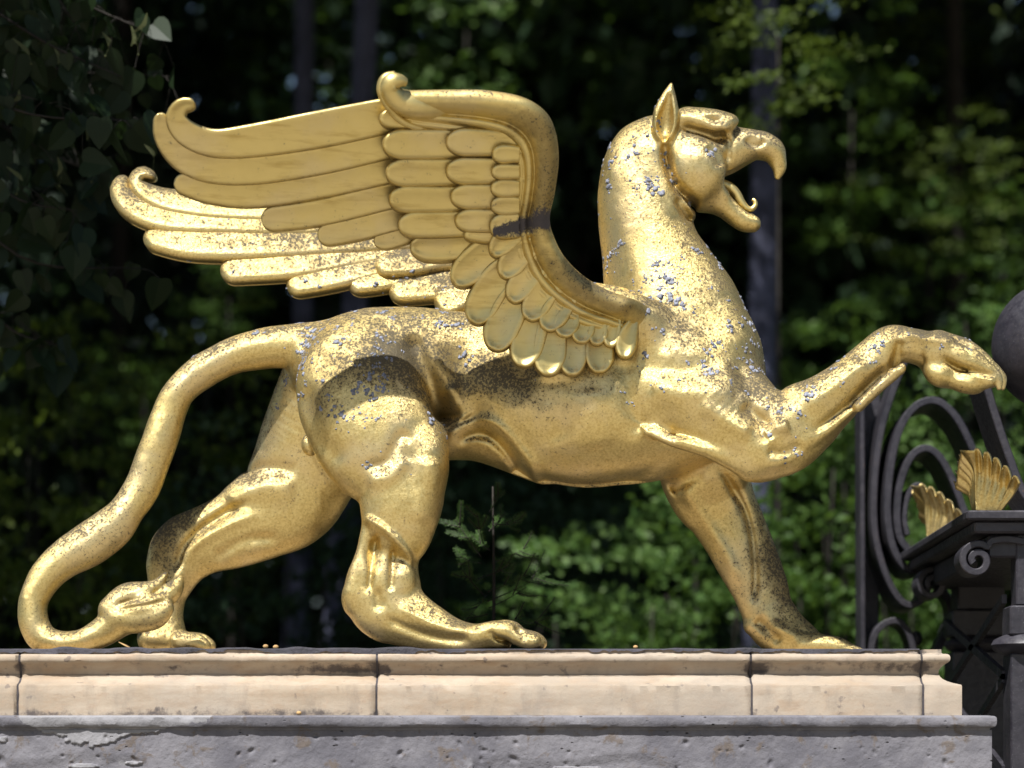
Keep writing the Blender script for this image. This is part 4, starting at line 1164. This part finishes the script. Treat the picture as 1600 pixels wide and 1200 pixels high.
def crown_data(name, ncl, per, rad, leaf, seed, mat, flat=.35, spread=.38, hollow=.35, cut=None):
    r_ = np.random.default_rng(seed)
    d = r_.normal(size=(ncl*3, 3)); d /= np.linalg.norm(d, axis=1)[:, None]
    rr = (hollow+(1-hollow)*r_.random(ncl*3))**(.6)
    lump = 1+.28*vnoise(d*2.4, seed)
    c = d*(rr*lump)[:, None]*np.array(rad)
    c = c[vnoise(c*1.6, seed+1) > -.55][:ncl]
    m = len(c)
    sz = r_.uniform(.5, 1.3, m)
    tiltn = r_.normal(size=(m, 3))*.38 + np.array([-.05, -.62, .78]); tiltn /= np.linalg.norm(tiltn, axis=1)[:, None]
    off = r_.normal(size=(m, per, 3))*spread*sz[:, None, None]
    off[..., 2] *= flat
    C = (c[:, None, :]+off).reshape(-1, 3)
    Nn = np.repeat(tiltn, per, 0) + r_.normal(size=(m*per, 3))*.55; Nn /= np.linalg.norm(Nn, axis=1)[:, None]
    if cut is not None:
        k = cut(C); C, Nn = C[k], Nn[k]
    V, Fq = leaf_quads(C, Nn, leaf, leaf*.62, seed+2)
    return V, Fq

def limb_tube(path, r0, r1, seg=10):
    P = catmull(np.array(path, float), 6); T_ = np.gradient(P, axis=0); T_ /= np.linalg.norm(T_, axis=1)[:, None]
    vs = []; f = []
    for i in range(len(P)):
        a = np.cross(T_[i], (.3, 1, .1)); a /= np.linalg.norm(a); b = np.cross(T_[i], a)
        r = r0+(r1-r0)*i/(len(P)-1)
        for k in range(seg):
            th = 2*math.pi*k/seg; q = r*(1+.06*math.sin(th*3+i*.7))
            vs.append(P[i]+q*(math.cos(th)*a+math.sin(th)*b))
    for i in range(len(P)-1):
        for k in range(seg): f.append((i*seg+k, i*seg+(k+1) % seg, (i+1)*seg+(k+1) % seg, (i+1)*seg+k))
    f.append(tuple(range(seg-1, -1, -1))); f.append(tuple((len(P)-1)*seg+k for k in range(seg)))
    return np.array(vs), f

def join(parts):
    V = []; Fc = []; n = 0
    for v, f in parts:
        V.append(v); Fc += [tuple(int(q)+n for q in t) for t in f]; n += len(v)
    return np.vstack(V), Fc

def trunk_mesh(path, r0, r1, seed, nb=6, spread=2.2, bark=BARK, parent=None, z0=3.2):
    r_ = np.random.default_rng(seed)
    parts = [limb_tube(path, r0, r1, 14)]
    P = catmull(np.array(path, float), 12)
    for k in range(nb):
        i = int(len(P)*(.45+.5*k/nb)); p = P[min(i, len(P)-1)]
        if p[2] < z0: continue
        a = r_.uniform(0, 6.28); d = np.array([math.cos(a), math.sin(a), .55])
        L = spread*r_.uniform(.6, 1.1)
        parts.append(limb_tube([p, p+d*L*.4+[0, 0, -.05], p+d*L+[0, 0, .2]], r1*.55, .012, 7))
    V, f = join(parts)
    return add_mesh('trunk', V, f, bark, parent, True)

def link_copy(o, parent, loc=(0, 0, 0), rz=0, sc_=(1, 1, 1)):
    c = o.copy(); COL.objects.link(c); c.parent = parent; c.location = loc; c.rotation_euler = (0, 0, rz); c.scale = sc_
    return c

def M(px, py, y):                     # point in metres; y in metres
    p = np.array(pt(px, py, y/U)); return W(p)

SHR = [(905, 1010, 6.4, .80, LEAFB, 'low bright shrub under the griffin’s belly'), (1010, 1040, 5.4, .62, LEAFB, 'small bright shrub left of the planted foreleg'), (1120, 990, 6.2, .85, LEAFB, 'bright shrub behind the planted foreleg'),
       (1265, 900, 6.0, .95, LEAFB, 'bright green shrub right of the planted foreleg'), (1335, 790, 7.4, .95, LEAFB, 'green shrub under the raised foreleg'), (1455, 730, 7.0, .85, LEAFB, 'green shrub seen through the iron scrolls'),
       (1600, 660, 7.4, .9, LEAFB, 'green shrub behind the iron ball supports'), (1440, 960, 6.0, .7, LEAFB, 'low shrub seen under the iron scrolls'),
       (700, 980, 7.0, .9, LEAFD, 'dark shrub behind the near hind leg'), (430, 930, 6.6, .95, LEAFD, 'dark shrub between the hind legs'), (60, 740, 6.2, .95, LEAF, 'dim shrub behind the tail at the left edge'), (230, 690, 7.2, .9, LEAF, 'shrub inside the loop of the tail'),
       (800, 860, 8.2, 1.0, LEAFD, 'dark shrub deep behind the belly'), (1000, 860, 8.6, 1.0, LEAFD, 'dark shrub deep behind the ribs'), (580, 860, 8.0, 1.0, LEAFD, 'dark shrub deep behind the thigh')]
YOUNG = [(705, 70, 12.5, 1.15, 'sunlit yellow-green sapling right of the thick grey trunk'), (1310, 195, 12, 1.0, 'sunlit sapling right of the open beak'), (1550, 430, 11.5, .8, 'sunlit sapling just above the iron ball'),
         (1200, 70, 6.3, .55, 'dim leafy sapling in front of the trunk above the beak'), (950, 60, 13.5, .9, 'sapling above the ear of the griffin'), (215, 615, 11, .45, 'small sunlit sapling behind the arch of the tail'), (500, 110, 14, .7, 'sapling seen between the two grey trunks'),
         (1440, 300, 11.5, .6, 'dim sapling left of the iron ball'), (350, 465, 11, .35, 'small sapling under the far wing tips'), (1560, 90, 13, .8, 'sapling in the upper right corner'), (1330, 640, 11, .9, 'bright sapling behind the raised foreleg')]
# gaps cut in the canopy along sun rays to light chosen undergrowth: (centre, radius)
GAPS = [(M(px, py, y), s*r) for (px, py, y, s, mat, lab), r in zip(SHR, (.9, .9, 1, 1, .9, .9, .6, .9, .0, .0, .45, .0, 0, 0, 0))] + \
       [(M(px, py, y), s*r) for (px, py, y, s, lab), r in zip(YOUNG, (1.05, .75, .9, 0, .4, .9, .4, .3, .9, .3, .8))]
SV = np.array(SUN)
def open_gaps(V, own=None):
    """mask of leaves that do not stand in a sun gap"""
    c = V.reshape(-1, 4, 3).mean(1); keep = np.ones(len(c), bool)
    for g, r in GAPS:
        if r < .05: continue
        d = c-g; t = d@SV; q = np.linalg.norm(d-t[:, None]*SV, axis=1)
        keep &= ~((t > .75) & (q < r*(.8+.35*np.sin(c[:, 0]*5+c[:, 1]*4))))
    return keep

# crown sources (used by the first trees, copied to the rest)
SRC = {}
def crown(parent, key, loc, rz, scale, mat):
    """a crown of kind key under tree parent"""
    if key not in SRC:
        cfg = {'beech': (150, 60, (2.6, 2.6, 3.4), .16, 11), 'broad': (230, 70, (3.1, 2.6, 2.4), .15, 12), 'far': (170, 55, (3.6, 3.2, 5.0), .27, 13),
               'shrub': (40, 36, (.95, .8, 1.15), .085, 14), 'fine': (42, 38, (1.1, .9, 1.2), .072, 15)}[key]
        sp = {'shrub': .13, 'fine': .13, 'far': .42}.get(key, .33)
        V, Fq = crown_data(key, cfg[0], cfg[1], cfg[2], cfg[3], cfg[4], mat, spread=sp, hollow=.2 if key in ('shrub', 'fine') else .35)
        me = bpy.data.meshes.new('crown')
        me.from_pydata(V.tolist(), [], Fq.tolist()); me.update(); SRC[key] = me
    me = SRC[key]
    if me.materials and me.materials[0] != mat or len(me.materials) == 0:
        if len(me.materials) == 0: me.materials.append(mat)
        else:
            k2 = key+mat.name
            if k2 not in SRC: SRC[k2] = me.copy(); SRC[k2].materials[0] = mat
            me = SRC[k2]
    if key in ('beech', 'broad', 'far'):
        sx, sy, sz_ = scale; V = np.zeros(len(me.vertices)*3); me.vertices.foreach_get('co', V); V = V.reshape(-1, 3)
        L = V*np.array(scale); ca, sa = math.cos(rz), math.sin(rz)
        G_ = np.column_stack([L[:, 0]*ca-L[:, 1]*sa, L[:, 0]*sa+L[:, 1]*ca, L[:, 2]]) + np.array(loc) + world_loc(parent)
        k = np.repeat(open_gaps(G_), 4)
        if not k.all():
            m0 = me.materials[0]; me = bpy.data.meshes.new('crown'); V = V[k]
            me.from_pydata(V.tolist(), [], np.arange(len(V)).reshape(-1, 4).tolist()); me.update(); me.materials.append(m0)
    o = bpy.data.objects.new('crown', me); COL.objects.link(o); o.parent = parent
    o.location = loc; o.rotation_euler = (0, 0, rz); o.scale = scale
    return o

def tree(name, label, base, path, r0, r1, crowns, key, mat, seed, bark=BARK, group='trees in the wood', nb=6, cat='tree'):
    t = empty(name, base, label, cat, group)
    trunk_mesh(path, r0, r1, seed, nb, parent=t, bark=bark)
    for (cx, cy, cz, rz, s) in crowns:
        crown(t, key, (cx-base[0], cy-base[1], cz-base[2]), rz, s if isinstance(s, tuple) else (s, s, s), mat)
    return t

def vtrunk(px0, px1, y, pxw, ztop, wob=.05):
    """trunk path from the ground: passes px1 at the photo's lower edge and px0 at its upper edge"""
    a = M(px1, 1240, y); b = M(px0, 0, y); d = (b-a)/(b[2]-a[2])
    out = []
    for z in (0, 1.5, 3.2, 5.2, ztop+3.2): out.append(a + d*(z-a[2]) + np.array([wob*math.sin(z*1.7), 0, 0])*(0 if z < 5 else 1))
    return out, pxw*U*(1+y/9)/2

def put_tree(px0, px1, y, pxw, ztop, label, key, mat, seed, crowns, bark=BARK):
    p, r = vtrunk(px0, px1, y, pxw, ztop)
    b = (float(p[0][0]), float(p[0][1]), 0)
    return tree('beech_tree', label, b, p, r*1.08, r*.5, [(b[0]+cx, b[1]+cy, cz, rz, s) for cx, cy, cz, rz, s in crowns], key, mat, seed, bark, nb=0)

put_tree(567, 520, 9.5, 60, 9.5, 'smooth grey beech trunk behind the raised near wing, thicker of the pair', 'beech', LEAF, 101, [(.2, -1.5, 12.0, .4, 1.15)])
put_tree(472, 462, 11.5, 50, 10, 'slimmer grey beech trunk left of the thicker one behind the wing', 'beech', LEAF, 102, [(-.4, -.5, 12.4, 1.7, 1.2)])
put_tree(1188, 1180, 7.5, 64, 9, 'grey beech trunk standing behind the chest and open beak of the griffin', 'beech', LEAF, 103, [(.6, -.6, 11.8, 2.9, 1.0)])
put_tree(1488, 1495, 12, 42, 10, 'dark slim beech trunk between the beak and the iron ball', 'beech', LEAFD, 104, [(.3, 0, 11.6, 4.0, 1.2)], BARKD)
put_tree(905, 900, 15, 34, 10, 'thin dark beech trunk far behind the griffin’s neck', 'beech', LEAFD, 105, [(0, .5, 10.2, 5.0, 1.3)], BARKD)
put_tree(190, 170, 13, 44, 10, 'dark beech trunk at the left behind the wing tips', 'beech', LEAFD, 106, [(0, 0, 10.2, .9, 1.3)], BARKD)

# middle-distance trees whose low boughs fill the frame
MID = [(-7.2, 12, 4.2, 'dark leafy tree at the far left edge behind the tail'), (-4.2, 14, 4.8, 'dark leafy tree behind the curled wing tips'), (-1.0, 16.5, 5.0, 'leafy tree behind the flank between the grey trunks'),
       (1.4, 15, 4.6, 'leafy tree behind the griffin’s neck and back'), (4.2, 14.5, 4.8, 'leafy tree behind the open beak'), (7.4, 14, 4.6, 'leafy tree above the iron ball at the right edge'),
       (10.2, 17, 4.8, 'dark leafy tree beyond the right edge of the picture'), (2.8, 19, 6.4, 'tall leafy tree deep in the wood above the head'), (-3.4, 20, 6.6, 'tall leafy tree deep in the wood above the wing'), (6.4, 20, 6.4, 'tall leafy tree deep in the wood at the upper right'), (-8.6, 18, 6.0, 'tall dark tree deep in the wood at the upper left')]
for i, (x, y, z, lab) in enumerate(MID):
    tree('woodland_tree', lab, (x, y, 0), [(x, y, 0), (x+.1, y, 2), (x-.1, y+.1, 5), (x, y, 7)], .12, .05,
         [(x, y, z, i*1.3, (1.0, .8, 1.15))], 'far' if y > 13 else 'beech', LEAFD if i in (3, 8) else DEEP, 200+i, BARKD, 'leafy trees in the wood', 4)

for i, (px, py, y, s, lab) in enumerate(YOUNG):
    c = M(px, py, y)
    tree('sapling', lab, (float(c[0]), float(c[1]), 0), [(c[0], c[1], 0), (c[0]+.05, c[1], c[2]*.5), (c[0]+.1*s, c[1], c[2]+.1*s)], .02, .006,
         [(c[0], c[1], c[2], i*1.7, (s*1.25, s, s*.9))], 'fine' if i % 2 else 'shrub', LEAFB if i not in (3, 7, 9) else LEAF, 600+i, BARKD, 'saplings in patches of sun', 0)

# high crowns close behind the statue, added out of view to shade the wood
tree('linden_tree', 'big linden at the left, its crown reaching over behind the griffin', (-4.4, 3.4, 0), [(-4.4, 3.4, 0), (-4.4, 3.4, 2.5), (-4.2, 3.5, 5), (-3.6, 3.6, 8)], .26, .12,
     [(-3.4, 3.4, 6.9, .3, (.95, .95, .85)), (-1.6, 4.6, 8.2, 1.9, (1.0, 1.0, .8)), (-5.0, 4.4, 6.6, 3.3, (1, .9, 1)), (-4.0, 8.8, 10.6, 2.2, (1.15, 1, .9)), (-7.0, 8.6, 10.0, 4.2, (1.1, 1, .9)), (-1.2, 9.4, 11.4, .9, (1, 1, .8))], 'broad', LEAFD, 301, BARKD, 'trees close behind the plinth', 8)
LIND = bpy.data.objects['linden_tree']
for q in ((-2.35, -.05, 4.95, .7, (.26, .17, .20)), (-1.95, .25, 5.2, 2.2, (.20, .15, .18)), (-2.9, .2, 4.6, 4.0, (.26, .2, .24)), (-2.7, 2.2, 5.2, 5.0, (.5, .45, .3)), (-1.6, 2.2, 5.6, 1.0, (.42, .42, .3))):  # extra crowns added to shade the low linden leaves
    crown(LIND, 'broad', (q[0]+4.4, q[1]-3.4, q[2]), q[3], q[4], LEAFD)
tree('shade_tree', 'unseen broad tree added to shade the wood at the right', (6.4, 5.2, 0), [(6.4, 5.2, 0), (6.4, 5.2, 2.5), (6.2, 5.2, 5), (5.2, 5.4, 9)], .28, .12,
     [(3.8, 6.4, 8.4, .8, (1, .9, .8)), (1.2, 6.2, 9.0, 2.4, (1, .9, .8)), (6.0, 5.2, 8.6, 4.1, (1, 1, .9)), (4.6, 9.6, 11.2, 5.1, (1.15, 1, .9)), (1.6, 10.4, 11.8, 3.3, (1.1, 1, .8)), (7.4, 9.2, 10.6, .4, (1, 1, .9))], 'broad', LEAFD, 302, BARKD, 'trees close behind the plinth', 8)

# lit shrubs low at the right, dim ones at the left
for i, (px, py, y, s, mat, lab) in enumerate(SHR):
    c = M(px, py, y)
    t = empty('leafy_shrub', (float(c[0]), float(c[1]), 0), lab, 'shrub', 'shrubs in the wood')
    parts = []; r_ = np.random.default_rng(400+i)
    for k in range(5):
        e = np.array([c[0]+r_.uniform(-.5, .5)*s, c[1]+r_.uniform(-.4, .4)*s, c[2]+r_.uniform(-.2, .6)*s])
        parts.append(limb_tube([(c[0]+r_.uniform(-.1, .1), c[1], 0), ((c[0]+e[0])/2, c[1], c[2]*.55), e], .018, .005, 6))
    V, f = join(parts); add_mesh('stem', V, f, BARKD, t, True)
    crown(t, 'shrub' if i % 2 == 0 else 'fine', (0, 0, float(c[2])), i*1.1, (s, s*.8, s*.95), mat)
    crown(t, 'fine', (.1, .2, float(c[2])-1.0), i*2.1, (s*1.15, s*.8, s), mat)

# lit sprays at the right edge above the ball
def spray(label, pts_, leaf, seed, mat, name='low_bough'):
    r_ = np.random.default_rng(seed); parts = []; C = []
    for (px, py, y), (qx, qy, qy_) in pts_:
        a, b = M(px, py, y), M(qx, qy, qy_)
        m = (a+b)/2+[0, 0, .06]; parts.append(limb_tube([a, m, b], .010, .003, 6))
        for t in np.linspace(.1, 1, 16):
            p = a*(1-t)**2+2*m*t*(1-t)+b*t*t
            for k in range(4): C.append(p+r_.normal(size=3)*np.array([.06, .06, .035]))
    C = np.array(C); Nn = r_.normal(size=C.shape)*.35+np.array([0, -.35, 1]); Nn /= np.linalg.norm(Nn, axis=1)[:, None]
    return parts, C, Nn

# far wood that reads as one mass
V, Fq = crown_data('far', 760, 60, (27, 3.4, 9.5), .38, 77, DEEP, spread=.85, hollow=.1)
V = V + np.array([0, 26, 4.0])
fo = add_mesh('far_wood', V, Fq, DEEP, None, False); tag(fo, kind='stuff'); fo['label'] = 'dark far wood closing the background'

# linden leaves hanging low in the shade at the upper left
def linden_leaf():
    """heart-shaped leaf with a folded midrib, length 1 along -z"""
    out = [(0, 0), (.16, .06), (.34, .04), (.46, -.14), (.46, -.36), (.36, -.60), (.20, -.82), (0, -1.06)]
    mid = [(0, -.01), (0, -.15), (0, -.3), (0, -.45), (0, -.6), (0, -.8), (0, -1.0)]
    vs = []; f = []
    for sgn in (-1, 1):
        o = len(vs)
        for (x, z) in out: vs.append((sgn*x, -.16*abs(x)+.10*z*z*.6, z))
        mz = [0, -.04, -.1, -.22, -.4, -.6, -.82, -1.06]
        for z in mz: vs.append((0, .06*z*z, z))
        for i in range(7):
            q = (o+i, o+i+1, o+8+i+1, o+8+i)
            f.append(q if sgn > 0 else q[::-1])
    return np.array(vs), f
LV, LF = linden_leaf()
def low_branch():
    r_ = np.random.default_rng(88); parts = []; leaves = []
    twigs = [((-120, -60, 1.3), (60, 60, 1.1), (190, 120, 1.15)), ((-120, 60, 1.2), (20, 170, 1.05), (215, 190, 1.0)), ((-120, 160, 1.3), (10, 300, 1.2), (120, 330, 1.15)),
             ((-100, -120, 1.4), (120, 0, 1.3), (260, 60, 1.3)), ((-120, 240, 1.4), (30, 400, 1.3), (220, 420, 1.4)), ((-120, 330, 1.5), (0, 500, 1.4), (90, 540, 1.4)), ((-60, -150, 1.2), (60, -40, 1.2), (120, 40, 1.15)),
             ((-120, 120, 1.6), (60, 230, 1.6), (170, 280, 1.6)), ((-120, 0, 1.7), (60, 100, 1.7), (270, 120, 1.7))]
    for tw in twigs:
        P = [M(*p) for p in tw]; parts.append(limb_tube(P, .007, .002, 6))
        for t in np.linspace(.05, 1, 34):
            p = P[0]*(1-t)**2+2*P[1]*t*(1-t)+P[2]*t*t
            L = r_.uniform(.05, .125)
            a = r_.normal(0, .55); b = r_.normal(.25, .5); c = r_.uniform(-1.2, 1.2)
            Rm = np.array(__import__('mathutils').Euler((b, a, c)).to_matrix())
            st = p+np.array([r_.normal(0, .05), r_.normal(0, .08), r_.normal(-.03, .06)])
            leaves.append((LV*L@Rm.T+st, LF)); parts.append(limb_tube([p, (p+st)/2+[0, 0, .01], st], .0016, .0012, 4))
    V1, f1 = join(parts); add_mesh('low_branch', V1, f1, BARKD, LIND, True)
    V2, f2 = join(leaves); add_mesh('low_foliage', V2, f2, LINDEN, LIND, True)
    # pale hanging bracts with little fruit on threads
    br = []
    for (px, py) in ((50, 30), (85, 75), (20, 60), (160, 50), (205, 40), (130, 190), (30, 140), (10, 260), (90, 245), (150, 235), (225, 225), (230, 20)):
        p = M(px, py, .95+r_.uniform(-.05, .2)); L = r_.uniform(.05, .085); a = r_.uniform(-.7, .9)
        q = p+np.array([math.sin(a)*L, 0, -math.cos(a)*L]); m = (p+q)/2+np.array([.012, 0, -.006])
        P = catmull(np.array([p, m, q]), 5); w = .0075*np.sin(np.linspace(.15, 3.0, len(P)))
        n_ = np.array([math.cos(a), .3, math.sin(a)])
        v = np.vstack([P-n_*w[:, None], P+n_*w[:, None]]); k = len(P)
        br.append((v, [(i, i+1, k+i+1, k+i) for i in range(k-1)]))
        e = q+np.array([r_.normal(0, .012), 0, -r_.uniform(.03, .05)]); br.append(limb_tube([m, (m+e)/2+[.004, 0, 0], e], .0008, .0006, 4))
        s = []; 
        for i in range(5):
            for kk in range(6):
                s.append(e+.0042*np.array([math.sin(math.pi*i/4)*math.cos(kk*1.047), math.sin(math.pi*i/4)*math.sin(kk*1.047), math.cos(math.pi*i/4)]))
        br.append((np.array(s), [(i*6+kk, (i+1)*6+kk, (i+1)*6+(kk+1) % 6, i*6+(kk+1) % 6) for i in range(4) for kk in range(6)]))
    for k in range(0, len(br), 3):
        V3, f3 = join(br[k:k+3]); add_mesh('bract', V3, f3, BRACT, LIND, True)
BRACT = leaf_mat('pale_bracts', (.05, .06, .022), (.09, .10, .04), .5, .3)
low_branch()

# a young yew just behind the plinth
def yew():
    r_ = np.random.default_rng(91); y0 = .5
    base = M(752, 1240, y0); t = empty('yew_seedling', (float(base[0]), float(base[1]), 0), 'young dark yew with flat needle sprigs behind the near hind paw', 'shrub')
    parts = []; nd = []
    top = M(770, 760, y0)
    parts.append(limb_tube([(base[0], base[1], 0), base, (base+top)/2+[.02, 0, 0], top], .012, .003, 7))
    tw = []
    for (ax, ay, bx, by) in ((752, 870, 712, 812), (755, 850, 745, 800), (752, 880, 716, 870), (756, 930, 722, 890), (756, 900, 742, 905), (760, 930, 735, 960), (762, 960, 720, 965), (760, 900, 800, 880), (762, 925, 830, 895),
                             (762, 940, 856, 895), (764, 950, 822, 918), (766, 970, 800, 985), (760, 990, 742, 975), (768, 985, 818, 960), (765, 800, 780, 770), (764, 830, 790, 800), (758, 980, 705, 990), (770, 1000, 840, 990), (766, 860, 735, 835), (768, 880, 825, 855), (770, 820, 815, 815),
                             (760, 1010, 690, 1000), (765, 1020, 790, 1000), (765, 990, 860, 965)):
        a = M(ax, ay, y0); b = M(bx, by, y0-r_.uniform(-.12, .22)); tw.append((a, b, .016))
        for k in range(3):
            s = r_.uniform(.35, .9); c = a*(1-s)+b*s; d = (b-a)*.4; d = d+np.array([d[2], r_.normal(0, .03), -d[0]])*r_.choice([-.8, .8])
            tw.append((c, c+d, .014))
    for a, b, nl in tw:
        parts.append(limb_tube([a, (a+b)/2+[0, 0, -.004], b], .0022, .001, 5))
        L = np.linalg.norm(b-a); d = (b-a)/L; sd = np.cross(d, np.array([r_.normal(0, .3), -1, r_.normal(.2, .3)])); sd /= np.linalg.norm(sd); nn = np.cross(d, sd)
        for s in np.arange(.12, 1.02, .0048/L):
            for sg in (-1, 1):
                p = a+(b-a)*min(s, 1); q = p+(sd*sg*.9+d*.45+nn*r_.normal(0, .22))*nl*r_.uniform(.8, 1.1)*(1-.35*max(0, s-.7)/.3)
                w = d*.0009; nd.append((p-w, p+w, q+w*.7, q-w*.7))
    V, f = join(parts); add_mesh('stem', V, f, BARKD, t, True)
    N_ = np.array(nd).reshape(-1, 3); add_mesh('needles', N_, np.arange(len(N_)).reshape(-1, 4), YEWM, t, False)
yew()
